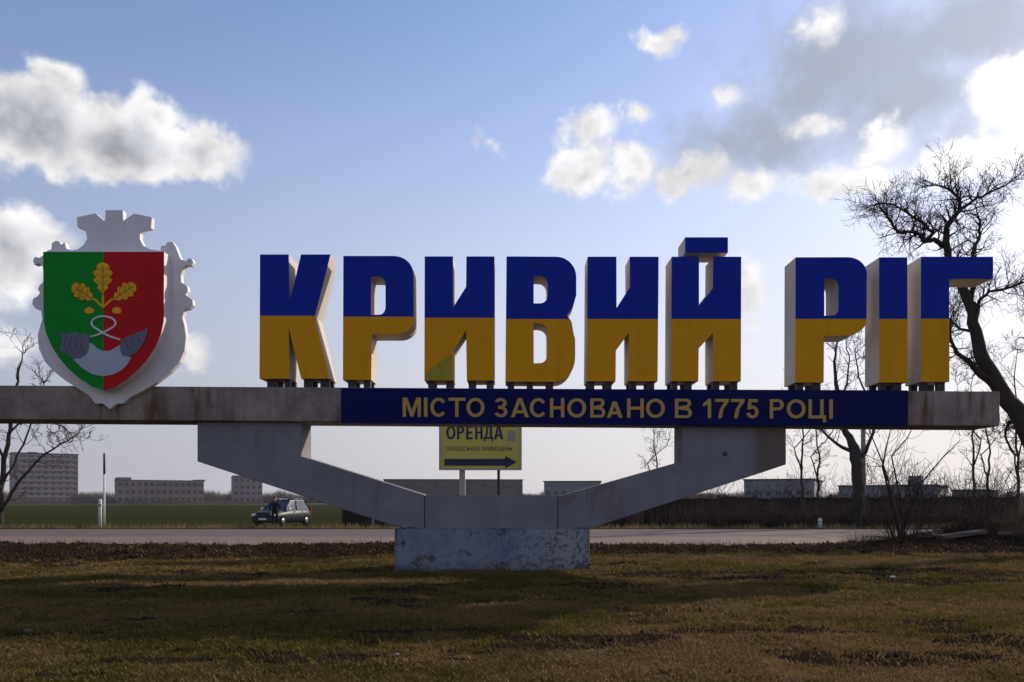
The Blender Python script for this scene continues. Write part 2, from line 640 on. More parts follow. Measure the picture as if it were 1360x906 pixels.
def gh(x, y):
    x, y = np.asarray(x, float), np.asarray(y, float)
    fade = 1 - sst(y, 27.8, 29.0)
    h = (fbm(x * 0.35, y * 0.35, 3) - 0.5) * 0.14 + (fbm(x * 2.2 + 9, y * 2.2, 3) - 0.5) * 0.05
    s = soil_mask(x, y)
    h = h + s * (fbm(x * 4.0 + 31, y * 4.0, 3) - 0.45) * np.where(y > 20, 0.30, 0.16)
    strip = sst(y, 23.0, 26.0) * (1 - sst(y, 26.5, 28.6))
    h = h + strip * 0.14
    h = h * fade
    # heap of earth and rubble where the verge ends on the right
    h = h + 0.80 * np.exp(-((x - 16.2) / 3.4) ** 2 - ((y - 28.0) / 1.1) ** 2) * (0.6 + 0.8 * fbm(x * 1.5, y * 1.5, 3))
    h = h + 0.45 * np.exp(-((x - 22.5) / 2.6) ** 2 - ((y - 27.2) / 1.2) ** 2) * (0.6 + 0.8 * fbm(x * 1.5, y * 1.5, 3))
    return h


def gh1(x, y):
    return float(gh(np.array([x]), np.array([y]))[0])


def axis(edges):
    out = []
    for (a, b, st) in edges:
        out += list(np.arange(a, b, st))
    out.append(edges[-1][1])
    return np.array(out)


gx = np.concatenate([-np.geomspace(6000, 45, 16), axis([(-40, -24, .5), (-24, 24, .14), (24, 40, .5)]), np.geomspace(45, 6000, 16)])
gy = np.concatenate([[-800, -300, -120, -50, -20, -8, -2], axis([(1, 5, .5), (5, 30.5, .11), (30.5, 60, 1.5)]), np.geomspace(65, 7000, 20)])
GX, GY = np.meshgrid(gx, gy)
GZ = gh(GX, GY)
NX, NY = len(gx), len(gy)
idx = np.arange(NX * NY).reshape(NY, NX)
Fg = np.stack([idx[:-1, :-1], idx[:-1, 1:], idx[1:, 1:], idx[1:, :-1]], -1).reshape(-1, 4)
Vg = np.stack([GX.ravel(), GY.ravel(), GZ.ravel()], 1)
sm = soil_mask(Vg[:, 0], Vg[:, 1]) * (Vg[:, 1] < 32)
gn = fbm(Vg[:, 0] * 0.3 + 50, Vg[:, 1] * 0.5, 4)
tintg = np.stack([sm, gn, (Vg[:, 1] > 50) * 1.0], 1)


def ground_fn(t):
    c = t.geo()
    s = t.sep(t.attr('tint', 'Vector'))
    n1 = t.noise(c, 6.0, 6.0, 0.65)
    n2 = t.noise(c, 30.0, 5.0, 0.7)
    n3 = t.noise(c, 0.9, 4.0, 0.6)
    green = t.mix(n1, (0.036, 0.030, 0.009), (0.080, 0.058, 0.015))
    dry = t.mix(n2, (0.075, 0.042, 0.016), (0.165, 0.098, 0.036))
    turf = t.mix(t.sstep(t.math('ADD', t.math('MULTIPLY', s[1], 0.6), t.math('MULTIPLY', n3, 0.4)), 0.40, 0.58), green, dry)
    soil = t.mix(n2, (0.015, 0.0095, 0.0075), (0.042, 0.027, 0.020))
    k = t.sstep(t.math('ADD', s[0], t.math('MULTIPLY', t.math('SUBTRACT', n1, 0.5), 0.7)), 0.35, 0.62)
    near = t.mix(k, turf, soil)
    far = t.mix(n3, (0.17, 0.14, 0.085), (0.21, 0.17, 0.11))
    t.put(t.p.inputs['Base Color'], t.mix(s[2], near, far))
    t.p.inputs['Roughness'].default_value = 0.95
    t.p.inputs['Specular IOR Level'].default_value = 0.0
    t.put(t.p.inputs['Normal'], t.bump(t.math('ADD', n1, n2), 0.7, 0.05))


ground = np_obj('ground', Vg, Fg, mat('turf_and_earth', ground_fn), tintg)
ground.data.polygons.foreach_set('use_smooth', [True] * len(ground.data.polygons))
struct(ground)


def strip(name, x0, x1, y0, y1, z, m, wob=0.0, nseg=120, wob2=None):
    """flat sheet with slightly ragged long edges"""
    v, f = [], []
    for i in range(nseg + 1):
        x = x0 + (x1 - x0) * i / nseg
        a = (float(fbm(np.array([x * 0.7]), np.array([y0])) [0]) - 0.5) * wob
        b = (float(fbm(np.array([x * 0.5]), np.array([y1])) [0]) - 0.5) * (wob if wob2 is None else wob2)
        v += [(x, y0 + a, z), (x, y1 + b, z)]
    for i in range(nseg):
        f.append((2 * i, 2 * i + 2, 2 * i + 3, 2 * i + 1))
    return struct(mesh_obj(name, v, f, m))


def asphalt_fn(c1, c2):
    def fn(t):
        c = t.geo()
        n = t.noise(t.scale(c, (0.12, 1.6, 1.0)), 1.0, 5.0, 0.6)
        n2 = t.noise(c, 40.0, 3.0, 0.7)
        n3 = t.noise(t.scale(c, (0.5, 0.7, 1.0)), 1.0, 5.0, 0.65)
        col = t.mix(t.sstep(t.math('ADD', t.math('MULTIPLY', n, 0.6), t.math('MULTIPLY', n3, 0.4)), 0.35, 0.65), c1, c2)
        t.put(t.p.inputs['Base Color'], t.mix(t.math('MULTIPLY', n2, 0.5), col, tuple(v * 0.7 for v in c1)))
        t.p.inputs['Specular IOR Level'].default_value = 0.2
        t.p.inputs['Roughness'].default_value = 0.82
        t.put(t.p.inputs['Normal'], t.bump(n2, 0.4, 0.01))
    return fn


strip('dirt_shoulder', -300, 15.6, 29.2, 37.4, 0.006, mat('dusty_gravel', asphalt_fn((0.16, 0.098, 0.077), (0.235, 0.155, 0.122))), 0.7, 500)
strip('road', -400, 400, 37.0, 46.0, 0.012, mat('worn_asphalt', asphalt_fn((0.095, 0.066, 0.060), (0.16, 0.110, 0.097))), 0.15, 300)


def field_fn(t):
    c = t.geo()
    n = t.noise(t.scale(c, (0.02, 0.25, 1.0)), 1.0, 5.0, 0.6)
    n2 = t.noise(t.scale(c, (0.25, 0.5, 1.0)), 1.0, 5.0, 0.6)
    col = t.mix(t.sstep(n, 0.3, 0.7), (0.021, 0.024, 0.009), (0.038, 0.038, 0.015))
    col = t.mix(t.math('MULTIPLY', t.sstep(n2, 0.5, 0.75), 0.6), col, (0.036, 0.022, 0.012))
    t.put(t.p.inputs['Base Color'], col)
    t.p.inputs['Roughness'].default_value = 0.95
    t.p.inputs['Specular IOR Level'].default_value = 0.0


strip('field', -900, 900, 46.6, 368.0, 0.02, mat('winter_crop', field_fn), 0.6, 400, 6.0)

# ------------------------------------------------------------------ the monument
D0 = 18.90
mon = thing('welcome_monument', (0, 19.6, 0), 'grey concrete Y-shaped roadside monument carrying a long beam with a navy inscription panel', 'monument')
beam_loop = [(-70, 511.5), (1328, 520), (1328, 566), (-70, 556.5)]
beam = prism('beam', [beam_loop], D0, 1.15, M_BEAM, mon, bevel=0.015)
zb = lambda px, D=D0: at(px, 511.5 + (px + 70) / 1398 * 8.5, D0).z          # top of the beam over a column
DA = D0 + 0.15
left_arm = [(262, 560), (400, 560), (400, 606), (563.4, 657.5), (563.4, 703), (520, 697.5), (262, 613)]
right_arm = [(906, 560), (1044, 562), (1044, 617), (1008, 629), (790, 700), (741.6, 703), (741.6, 658.5), (752, 656.5), (906, 613)]
prism('arm', [left_arm], DA, 0.95, M_ARM, mon, bevel=0.012)
prism('arm', [right_arm], DA, 0.95, M_ARM, mon, bevel=0.012)
prism('middle_block', [[(564.4, 657.5), (740.6, 658.5), (740.6, 703), (564.4, 703)]], DA + 0.01, 0.93, M_ARM, mon, bevel=0.012)
zt = at(600, 702, D0 + 0.08).z
p0, p1 = at(524, 700, D0 + 0.08), at(783, 700, D0 + 0.08)


def rough_block():
    bm = bmesh.new()
    bmesh.ops.create_cube(bm, size=1.0)
    bmesh.ops.bevel(bm, geom=bm.edges[:], offset=0.012, segments=2, affect='EDGES')
    bmesh.ops.subdivide_edges(bm, edges=bm.edges[:], cuts=5, use_grid_fill=True)
    rng = random.Random(3)
    sx, sy, sz = p1.x - p0.x, 1.45, zt + 0.35
    for v in bm.verts:
        co = Vector((p0.x + (v.co.x + 0.5) * sx, D0 + 0.08 + (v.co.y + 0.5) * sy, -0.35 + (v.co.z + 0.5) * sz))
        v.co = co + Vector((rng.uniform(-1, 1), rng.uniform(-1, 1), rng.uniform(-.4, .4))) * 0.006 - root_loc(mon)
    me = bpy.data.meshes.new('base')
    bm.to_mesh(me)
    bm.free()
    me.materials.append(M_BASE)
    o = bpy.data.objects.new('base', me)
    o.parent = mon
    link(o)


rough_block()
prism('bolt_hole', [[(963 + 3.6 * math.cos(a * math.pi / 5), 603 + 3.6 * math.sin(a * math.pi / 5)) for a in range(10)]], DA - 0.006, 0.03, M_FOOT, mon)
panel = prism('inscription_panel', [[(453, 515.5), (1206, 518.5), (1206, 566.5), (453, 562)]], D0 - 0.045, 0.06, M_NAVY, mon)
panel['label'] = 'navy blue panel with dull yellow inscription'


# lettering ---------------------------------------------------------
def glyph_mesh(ch, extrude, offset):
    cu = bpy.data.curves.new('glyph', 'FONT')
    cu.body = ch
    cu.offset = offset
    cu.resolution_u = 5
    cu.fill_mode = 'BOTH'
    cu.extrude = extrude
    ob = bpy.data.objects.new('glyph', cu)
    link(ob)
    dg = bpy.context.evaluated_depsgraph_get()
    me = bpy.data.meshes.new_from_object(ob.evaluated_get(dg))
    bpy.data.objects.remove(ob)
    bpy.data.curves.remove(cu)
    return me


def glyph(name, ch, x0, x1, y0, y1, D, thick, m, parent, offset=0.02):
    """one character fitted to the pixel box x0..x1, y0 (top)..y1 (bottom) on the plane at distance D"""
    me = glyph_mesh(ch, 0.05, offset)
    n = len(me.vertices)
    co = np.empty(n * 3)
    me.vertices.foreach_get('co', co)
    co = co.reshape(-1, 3)
    lo, hi = co.min(0), co.max(0)
    a, b = at(x0, y1, D), at(x1, y0, D)
    base = root_loc(parent)
    X = a.x + (co[:, 0] - lo[0]) / (hi[0] - lo[0]) * (b.x - a.x) - base.x
    Z = a.z + (co[:, 1] - lo[1]) / (hi[1] - lo[1]) * (b.z - a.z) - base.z
    Y = D + (hi[2] - co[:, 2]) / (hi[2] - lo[2]) * thick - base.y
    me.vertices.foreach_set('co', np.stack([X, Y, Z], 1).ravel())
    me.materials.clear()
    me.materials.append(m)
    me.update()
    me.name = name
    o = bpy.data.objects.new(name, me)
    o.parent = parent
    return link(o)



def arc(cx, cy, rx, ry, a0, a1, n=7):
    return [(cx + rx * math.cos(rad(a0 + (a1 - a0) * i / n)), cy - ry * math.sin(rad(a0 + (a1 - a0) * i / n))) for i in range(n + 1)]


def char_loops(ch, x0, x1, y0, y1, t):
    """outline(s) of one sans-serif capital in the pixel box; every entry is [outer, hole, ...]"""
    w, h, xm, ym = x1 - x0, y1 - y0, (x0 + x1) / 2, (y0 + y1) / 2
    if ch == 'І':
        return [[[(x0, y0), (x1, y0), (x1, y1), (x0, y1)]]]
    if ch == 'М':
        return [[[(x0, y0), (x0 + 1.35 * t, y0), (xm, y0 + .66 * h), (x1 - 1.35 * t, y0), (x1, y0), (x1, y1), (x1 - t, y1), (x1 - t, y0 + .3 * h), (xm + .42 * t, y1), (xm - .42 * t, y1), (x0 + t, y0 + .3 * h), (x0 + t, y1), (x0, y1)]]]
    if ch == 'О':
        return [[arc(xm, ym, w / 2, h / 2, 0, 345, 23), arc(xm, ym, w / 2 - t * 1.05, h / 2 - t * .9, 0, 345, 23)]]
    if ch == 'С':
        return [[arc(xm, ym, w / 2, h / 2, 38, 322, 22) + arc(xm, ym, w / 2 - t * 1.05, h / 2 - t * .9, 325, 35, 22)]]
    if ch == 'Т':
        return [[[(x0, y0), (x1, y0), (x1, y0 + .9 * t), (xm + t / 2, y0 + .9 * t), (xm + t / 2, y1), (xm - t / 2, y1), (xm - t / 2, y0 + .9 * t), (x0, y0 + .9 * t)]]]
    if ch == 'Н':
        return [[[(x0, y0), (x0 + t, y0), (x0 + t, ym - .45 * t), (x1 - t, ym - .45 * t), (x1 - t, y0), (x1, y0), (x1, y1), (x1 - t, y1), (x1 - t, ym + .45 * t), (x0 + t, ym + .45 * t), (x0 + t, y1), (x0, y1)]]]
    if ch == 'Е':
        return [[[(x0, y0), (x1, y0), (x1, y0 + .9 * t), (x0 + t, y0 + .9 * t), (x0 + t, ym - .45 * t), (x1 - .1 * w, ym - .45 * t), (x1 - .1 * w, ym + .45 * t), (x0 + t, ym + .45 * t), (x0 + t, y1 - .9 * t), (x1, y1 - .9 * t), (x1, y1), (x0, y1)]]]
    if ch == 'А':
        ax, ay = xm, y0 + 1.35 * t
        ln = lambda y, sgn: xm + sgn * (w / 2 - 1.12 * t) * (y - ay) / (y1 - ay)
        yb, yc = y0 + .79 * h, y0 + .79 * h - .85 * t
        return [[[(x0, y1), (xm - .62 * t, y0), (xm + .62 * t, y0), (x1, y1), (x1 - 1.12 * t, y1), (ln(yb, 1), yb), (ln(yb, -1), yb), (x0 + 1.12 * t, y1)], [(ax, ay), (ln(yc, 1), yc), (ln(yc, -1), yc)]]]
    if ch == 'Р':
        r = .29 * h
        return [[[(x0, y0), (x1 - r, y0)] + arc(x1 - r, y0 + r, r, r, 80, -80, 10) + [(x1 - r, y0 + 2 * r), (x0 + t, y0 + 2 * r), (x0 + t, y1), (x0, y1)],
                 [(x0 + t, y0 + .85 * t), (x1 - r, y0 + .85 * t)] + arc(x1 - r, y0 + r, r - t, r - .85 * t, 75, -75, 8) + [(x1 - r, y0 + 2 * r - .85 * t), (x0 + t, y0 + 2 * r - .85 * t)]]]
    if ch == 'В':
        r, q = .25 * h, .265 * h
        m_ = y0 + .485 * h
        return [[[(x0, y0), (x1 - r - .05 * w, y0)] + arc(x1 - r - .05 * w, y0 + .24 * h, r, .24 * h, 75, -60, 8) + arc(x1 - q, y1 - .265 * h, q, .265 * h, 65, -75, 9) + [(x1 - q, y1), (x0, y1)],
                 [(x0 + t, y0 + .8 * t), (x1 - r - .05 * w, y0 + .8 * t)] + arc(x1 - r - .05 * w, y0 + .24 * h, r - t, .24 * h - .8 * t, 70, -70, 6) + [(x0 + t, m_ - .4 * t)],
                 [(x0 + t, m_ + .4 * t)] + arc(x1 - q, y1 - .265 * h, q - t, .265 * h - .8 * t, 75, -75, 7) + [(x0 + t, y1 - .8 * t)]]]
    if ch == 'Ц':
        k = .17 * h
        return [[[(x0, y0), (x0 + t, y0), (x0 + t, y1 - k - .9 * t), (x1 - 1.7 * t, y1 - k - .9 * t), (x1 - 1.7 * t, y0), (x1 - .7 * t, y0), (x1 - .7 * t, y1 - k - .9 * t), (x1, y1 - k - .9 * t), (x1, y1), (x1 - .85 * t, y1), (x1 - .85 * t, y1 - k), (x0, y1 - k)]]]
    if ch == 'Д':
        k = .15 * h
        return [[[(x0 + .26 * w, y0), (x1 - .12 * w, y0), (x1 - .12 * w, y1 - k - .8 * t), (x1, y1 - k - .8 * t), (x1, y1), (x1 - .7 * t, y1), (x1 - .7 * t, y1 - k), (x0 + .7 * t, y1 - k), (x0 + .7 * t, y1), (x0, y1), (x0, y1 - k - .8 * t), (x0 + .1 * w, y1 - k - .8 * t), (x0 + .24 * w, y0 + .5 * h)],
                 [(x0 + .26 * w + .8 * t, y0 + .8 * t), (x1 - .12 * w - t, y0 + .8 * t), (x1 - .12 * w - t, y1 - k - .8 * t), (x0 + .2 * w + .5 * t, y1 - k - .8 * t), (x0 + .25 * w + .8 * t, y0 + .5 * h)]]]
    if ch == 'З':
        up = arc(xm - .02 * w, y0 + .255 * h, .46 * w, .255 * h, 165, -70, 12) + arc(xm - .02 * w, y0 + .255 * h, .46 * w - t, .255 * h - .85 * t, -65, 165, 12)
        lo = arc(xm, y1 - .28 * h, .5 * w, .28 * h, 70, -165, 12) + arc(xm, y1 - .28 * h, .5 * w - t, .28 * h - .85 * t, -165, 65, 12)
        bar = [(xm - .22 * w, ym - .52 * t), (xm + .2 * w, ym - .52 * t), (xm + .2 * w, ym + .42 * t), (xm - .22 * w, ym + .42 * t)]
        return [[up], [lo], [bar]]
    if ch == '1':
        return [[[(x1 - t, y0), (x1, y0), (x1, y1), (x1 - t, y1), (x1 - t, y0 + .28 * h), (x0, y0 + .40 * h), (x0, y0 + .24 * h), (x1 - 1.1 * t, y0 + .06 * h)]]]
    if ch == '7':
        return [[[(x0, y0), (x1, y0), (x1, y0 + .8 * t), (x0 + .62 * w, y0 + .5 * h), (x0 + .48 * w, y1), (x0 + .48 * w - 1.05 * t, y1), (x0 + .34 * w, y0 + .55 * h), (x1 - 1.3 * t, y0 + .9 * t), (x0, y0 + .9 * t)]]]
    if ch == '5':
        bowl = arc(xm - .02 * w, y1 - .33 * h, .52 * w, .33 * h, 130, -170, 16) + arc(xm - .02 * w, y1 - .33 * h, .52 * w - t, .33 * h - .85 * t, -170, 130, 16)
        top = [(x0 + .16 * w, y0), (x1 - .05 * w, y0), (x1 - .05 * w, y0 + .9 * t), (x0 + .16 * w + .8 * t, y0 + .9 * t), (x0 + .08 * w + t, y0 + .53 * h), (x0 + .04 * w, y0 + .53 * h)]
        return [[bowl], [top]]
    raise ValueError(ch)


def letter(name, ch, x0, x1, y0, y1, t, D, thick, m, parent):
    """one character as one mesh"""
    V, F = [], []
    for i, loops in enumerate(char_loops(ch, x0, x1, y0, y1, t)):
        o = prism(name, loops, D - i * 0.0012, thick, m, parent)
        n0 = len(V)
        V += [v.co.copy() for v in o.data.vertices]
        F += [tuple(n0 + q for q in p.vertices) for p in o.data.polygons]
        me = o.data
        bpy.data.objects.remove(o)
        bpy.data.meshes.remove(me)
    me = bpy.data.meshes.new(name)
    me.from_pydata(V, [], F)
    me.materials.append(m)
    o = bpy.data.objects.new(name, me)
    o.parent = parent
    return link(o)


INS = [('М', 534.8, 559), ('І', 563, 567.6), ('С', 571.5, 593.5), ('Т', 595.5, 618), ('О', 619.5, 643.5), ('З', 656.6, 674), ('А', 678.5, 702.5), ('С', 703.5, 726.5), ('Н', 730.5, 749.5),
       ('О', 753.5, 778.5), ('В', 784, 804), ('А', 806, 827), ('Н', 833, 855), ('О', 858, 883), ('В', 896.5, 919), ('1', 934, 944.5), ('7', 950, 968), ('7', 971, 989), ('5', 992, 1007.5),
       ('Р', 1022.5, 1041), ('О', 1045, 1070), ('Ц', 1074, 1097), ('І', 1101.5, 1106.2)]
for i, (ch, x0, x1) in enumerate(INS):
    yt = 528 + (x0 - 535) / 570 * 2.6
    yb = yt + 25.5 + (5 if ch == 'Ц' else 0)
    if i == 11:
        yt += 4
    letter('inscription_letter', ch, x0, x1, yt, yb, 4.4, D0 - 0.063, 0.02, M_DULLYEL, panel)


# the tall block letters --------------------------------------------
LET = []
LET.append(('К', [[(345.3, 338), (383.3, 338), (384.4, 403), (399.8, 338), (438.7, 338), (418, 420), (438, 503), (400, 503), (383.2, 435), (384.4, 503), (344.6, 503)]],
            419.4, [(353, 366), (376, 384), (402, 413), (424, 436)], None,
            'block letter К with two slanting arms, blue over yellow, first on the beam'))
LET.append(('Р', [[(456, 340)] + arc(523, 364, 26, 24, 90, 0) + arc(527, 425, 22.4, 19, 0, -90) + [(493.6, 444), (493, 504.5), (455.4, 504.5)],
                  [(492.5, 367), (503, 367)] + arc(504, 378, 8, 10, 70, 0, 4) + arc(504, 408, 8, 10, 0, -80, 4) + [(492.5, 418.5)]],
            420.6, [(461, 471), (482, 491)], [(485, 499)],
            'blue over yellow block letter Р whose right side is sunlit, second on the beam after К'))
LET.append(('И', [[(564, 340.6), (601.7, 340.6), (601.4, 409), (619, 381), (619.5, 340.6), (656.8, 340.6), (656.6, 505.3), (620, 505.3), (619, 439), (602, 466), (602, 505.3), (563.6, 505.3)]],
            422, [(568, 577), (592, 601), (622, 631), (646, 655)], None,
            'blue over yellow block letter И with an olive triangle of painted reflected light on its foot, before the В'))
LET.append(('В', [[(672.7, 340.6)] + arc(739, 368, 26.4, 27, 90, 0) + [(765.4, 392), (761, 408), (752.7, 418.5), (759, 427)] + arc(734, 452, 30, 20, 20, 0, 2) + arc(738, 474, 26, 33, 0, -90) + [(671.2, 507)],
                  [(708.8, 366), (716, 366)] + arc(717, 378, 10.3, 12, 80, 0, 4) + arc(717, 393, 10.3, 10, 0, -80, 4) + [(708.8, 403)],
                  [(708.8, 429.5), (716, 429.5)] + arc(717, 441, 10.3, 11, 80, 0, 4) + arc(717, 470, 10.3, 12.5, 0, -80, 4) + [(708.8, 482.5)]],
            423.7, [(674, 683), (700, 708), (726, 735)], None,
            'blue over yellow block letter В with two counters'))
LET.append(('И', [[(780.6, 341), (818.7, 341), (818.9, 409), (836.8, 381), (836.5, 341), (874.8, 341), (873.4, 506.3), (835, 506.3), (835, 442), (818, 465.5), (817.6, 506.3), (779.4, 506.3)]],
            423.7, [(781, 790), (804, 813), (837, 846), (861, 870)], [(845, 859)],
            'blue over yellow block letter И with a small lug on its right stem'))
LET.append(('Й', [[(892.3, 341), (928.4, 341), (928.4, 406.5), (947, 382.5), (947.5, 341), (984.5, 341), (984, 506.3), (947, 506.3), (947, 442), (928, 463), (927.5, 506.3), (891.5, 506.3)]],
            423.7, [(893, 901), (911, 920), (948, 957), (972, 981)], None,
            'blue over yellow block letter Й topped with a short blue bar'))
LET.append(('Р', [[(1056.9, 341.8)] + arc(1126, 364, 25.4, 22.4, 90, 0) + arc(1122, 425, 29, 21, 0, -90) + [(1094.5, 446), (1094, 508), (1056.4, 508)],
                  [(1094.8, 369.5), (1105, 369.5)] + arc(1106, 380, 7.8, 10, 75, 0, 4) + arc(1106, 409, 7.8, 10, 0, -80, 4) + [(1094.8, 419.5)]],
            423.6, [(1060, 1069), (1083, 1092)], None,
            'blue over yellow block letter Р beginning the second word, next to І'))
LET.append(('І', [[(1168, 341.8), (1205, 341.8), (1205.6, 508), (1168, 508)]], 423.6, [(1171, 1179), (1190, 1200)], [(1172, 1182)],
            'plain upright block letter І, blue over yellow'))
LET.append(('Г', [[(1223.7, 341), (1319, 341), (1319, 370.2), (1260.7, 370.2), (1261, 507), (1223.5, 507)]], 423.4, [(1226, 1235), (1248, 1258)], None,
            'blue over yellow block letter Г with an overhanging top arm, last on the beam'))
DL, LDEP = D0 + 0.05, 0.80
for (ch, loops, split, feet, lugs, label) in LET:
    xs = [p[0] for p in loops[0]]
    ys = [p[1] for p in loops[0]]
    xm = (min(xs) + max(xs)) / 2
    base = at(xm, 518, DL)
    t = thing('block_letter', (base.x, DL + LDEP / 2, zb(xm)), label, 'letter', 'block letters standing on the beam')
    prism('casing', loops, DL + 0.02, LDEP - 0.02, M_CREAM, t)
    zc = at(0, split, DL).z
    prism('blue_face', loops, DL, 0.02, M_BLUE, t, cut=(zc, 'above'))
    prism('yellow_face', loops, DL, 0.02, M_YEL, t, cut=(zc, 'below'))
    zbot = at(0, max(ys), DL).z
    for (f0, f1) in feet:
        a, b = at(f0, 0, DL).x, at(f1, 0, DL).x
        for (y0, y1) in ((DL + 0.10, DL + 0.22), (DL + 0.58, DL + 0.70)):
            box('foot', a, b, y0, y1, zb(xm) - 0.03, zbot + 0.01, M_FOOT, t)
        # plate that ties front and rear foot
    for (f0, f1) in (lugs or []):
        a, b = at(f0, 0, DL + 0.5), at(f1, 0, DL + 0.5)
        box('lifting_lug', a.x, b.x, DL + 0.42, DL + 0.58, at(0, min(ys), DL).z - 0.02, at(0, min(ys) - 3.0, DL).z + .05, M_BLUE, t)
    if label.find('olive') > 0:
        prism('painted_reflection', [[(565.5, 495), (600.5, 469.5), (600.5, 504), (565.5, 504)]], DL - 0.006, 0.008, M_OLIVE, t)['label'] = 'olive green triangle of painted reflected light'  # reflected light on the face, painted as a thin olive triangle
    if ch == 'Й':
        bl = [[(910, 315.2), (966.8, 315.2), (966.8, 335.6), (910, 335.6)]]
        br = prism('breve_bar', bl, DL, LDEP, M_CREAM, t)
        prism('blue_face', bl, DL - 0.02, 0.02, M_BLUE, br)
        a, b = at(915, 0, DL).x, at(962, 0, DL).x
        for x in (a, b - 0.12):
            box('bracket', x, x + 0.12, DL + 0.3, DL + 0.5, at(0, 342, DL).z, at(0, 335, DL).z, M_FOOT, br)

# ------------------------------------------------------------------ coat of arms
DP = D0 - 0.14
zc0 = at(140, 543, DP)
crest = thing('coat_of_arms', (zc0.x, DP, zb(140)), 'green and red shield emblem with gold oak leaves on a silver crowned plate', 'emblem')
plate = [(139.9, 279), (163, 279), (163.5, 293), (178, 283.5), (201.6, 288.5), (200.4, 303), (190.5, 304.7), (186, 310), (185.5, 317), (190, 326), (199, 331), (213, 333), (214, 326), (219, 326.5), (222, 321.5), (229, 321),
         (233, 327), (236, 335), (240, 344.4), (247, 347), (249, 343.5), (254, 343), (256.6, 348), (254, 353), (247, 352), (243, 357), (240, 365), (240.5, 375), (246, 378), (249, 381), (249, 387), (246, 391), (250, 394),
         (255.5, 398), (256, 405), (251, 410), (245, 411), (242, 421), (245, 433), (246.8, 447), (245, 465), (238, 481), (226, 494), (208, 508), (190, 519), (172, 528), (163, 536), (155, 536), (146, 543.5), (136, 536),
         (126, 536), (119, 526), (103, 516), (86, 505), (71, 493), (59, 480), (51.5, 463), (49.8, 446), (53, 433), (56, 424), (54, 412), (47, 410), (42.5, 404), (43.5, 397), (50, 393), (53, 389), (50, 384), (53, 378), (57, 375),
         (58, 364), (56, 353), (51, 350), (45.5, 352), (43.5, 346), (46, 341), (52, 342.5), (57, 339), (62, 333), (68, 331), (68.5, 323), (74, 319.5), (79, 321), (81, 325), (86, 321.5), (88, 330), (95, 332.5),
         (103, 331), (111, 325), (115.5, 317), (113.7, 308), (110, 304.7), (102.5, 301.5), (101.6, 288.5), (127, 283), (137.5, 293.5), (139.5, 292)]
prism('backing_plate', [plate], DP, 0.17, M_PLATE, crest, bevel=0.008)


def shield_half(side):
    R = [(137.5, 334.5), (217.7, 334.5), (217.3, 425), (214, 442), (207, 459), (197, 475), (184, 490), (168, 504), (152, 514), (137.5, 518.5)]
    return R if side > 0 else [(275 - 0.0 - x if x != 137.5 else x, y) for (x, y) in R]


DS = DP - 0.37
full = shield_half(1) + shield_half(-1)[::-1][1:-1]
sh = prism('shield', [full], DS + 0.015, 0.37, M_RIM, crest)
ins = lambda L, k: [(137.5 + (x - 137.5) * k, 420 + (y - 420) * k) for (x, y) in L]
g = prism('green_field', [shield_half(-1)], DS, 0.015, M_GREEN, sh)
r = prism('red_field', [shield_half(1)], DS, 0.015, M_RED, sh)


def oak_leaf(cx, cy, ang, L, W):
    """lobed outline; (cx, cy) is the stalk end, ang from straight up"""
    prof = [(0, .05), (.08, .12), (.16, .34), (.22, .40), (.27, .26), (.36, .55), (.45, .66), (.51, .42), (.60, .62), (.70, .68), (.75, .42), (.84, .46), (.93, .36), (1.0, .0)]
    pts = [(w * W, l * L) for (l, w) in prof] + [(-w * W, l * L) for (l, w) in prof[::-1][1:]]
    ca, sa = math.cos(ang), math.sin(ang)
    return [(cx + x * ca + y * sa, cy + x * sa - y * ca) for (x, y) in pts]


def ribbon(pts, w):
    L_, R_ = [], []
    for i, p in enumerate(pts):
        a, b = pts[max(i - 1, 0)], pts[min(i + 1, len(pts) - 1)]
        dx, dy = b[0] - a[0], b[1] - a[1]
        l = math.hypot(dx, dy) or 1
        L_.append((p[0] - dy / l * w, p[1] + dx / l * w))
        R_.append((p[0] + dy / l * w, p[1] - dx / l * w))
    return L_ + R_[::-1]


for (cx, cy, a, L, W) in ((136.5, 390, 0.0, 42, 19), (124, 398, -0.98, 34, 16), (150, 398, 0.98, 36, 16)):
    lf = prism('oak_leaf', [oak_leaf(cx, cy, a, L, W)], DS - 0.016, 0.02, M_GOLD, crest)
    ca, sa = math.cos(a), math.sin(a)
    pt = lambda u, v: (cx + u * ca + v * sa, cy + u * sa - v * ca)
    prism('vein', [ribbon([pt(0, 2), pt(0, L * .88)], 0.75)], DS - 0.020, 0.006, M_GOLDD, lf)
    for v in (.3, .5, .7):
        for s in (-1, 1):
            prism('vein', [ribbon([pt(0, L * v), pt(s * W * .42, L * (v + .13))], 0.45)], DS - 0.0195, 0.006, M_GOLDD, lf)
prism('stem', [ribbon([(136.5, 392), (136.8, 407)], 1.4)], DS - 0.012, 0.015, M_GOLD, crest)
prism('stem', [ribbon([(125, 397), (136.8, 408)], 1.3)], DS - 0.0125, 0.015, M_GOLD, crest)
prism('stem', [ribbon([(149, 397), (136.8, 408)], 1.3)], DS - 0.013, 0.015, M_GOLD, crest)
for cx in (118.5, 155):
    prism('acorn', [[(cx + 6.3 * math.cos(a * .524), 411.8 + 4.4 * math.sin(a * .524) + (0.8 if a % 3 else 0)) for a in range(12)]], DS - 0.013, 0.015, M_GOLD, crest)
loop = [(137.5 + 16 * math.cos(a), 429.5 + 8.6 * math.sin(a)) for a in [k * math.pi / 12 for k in range(-28, 5)]]
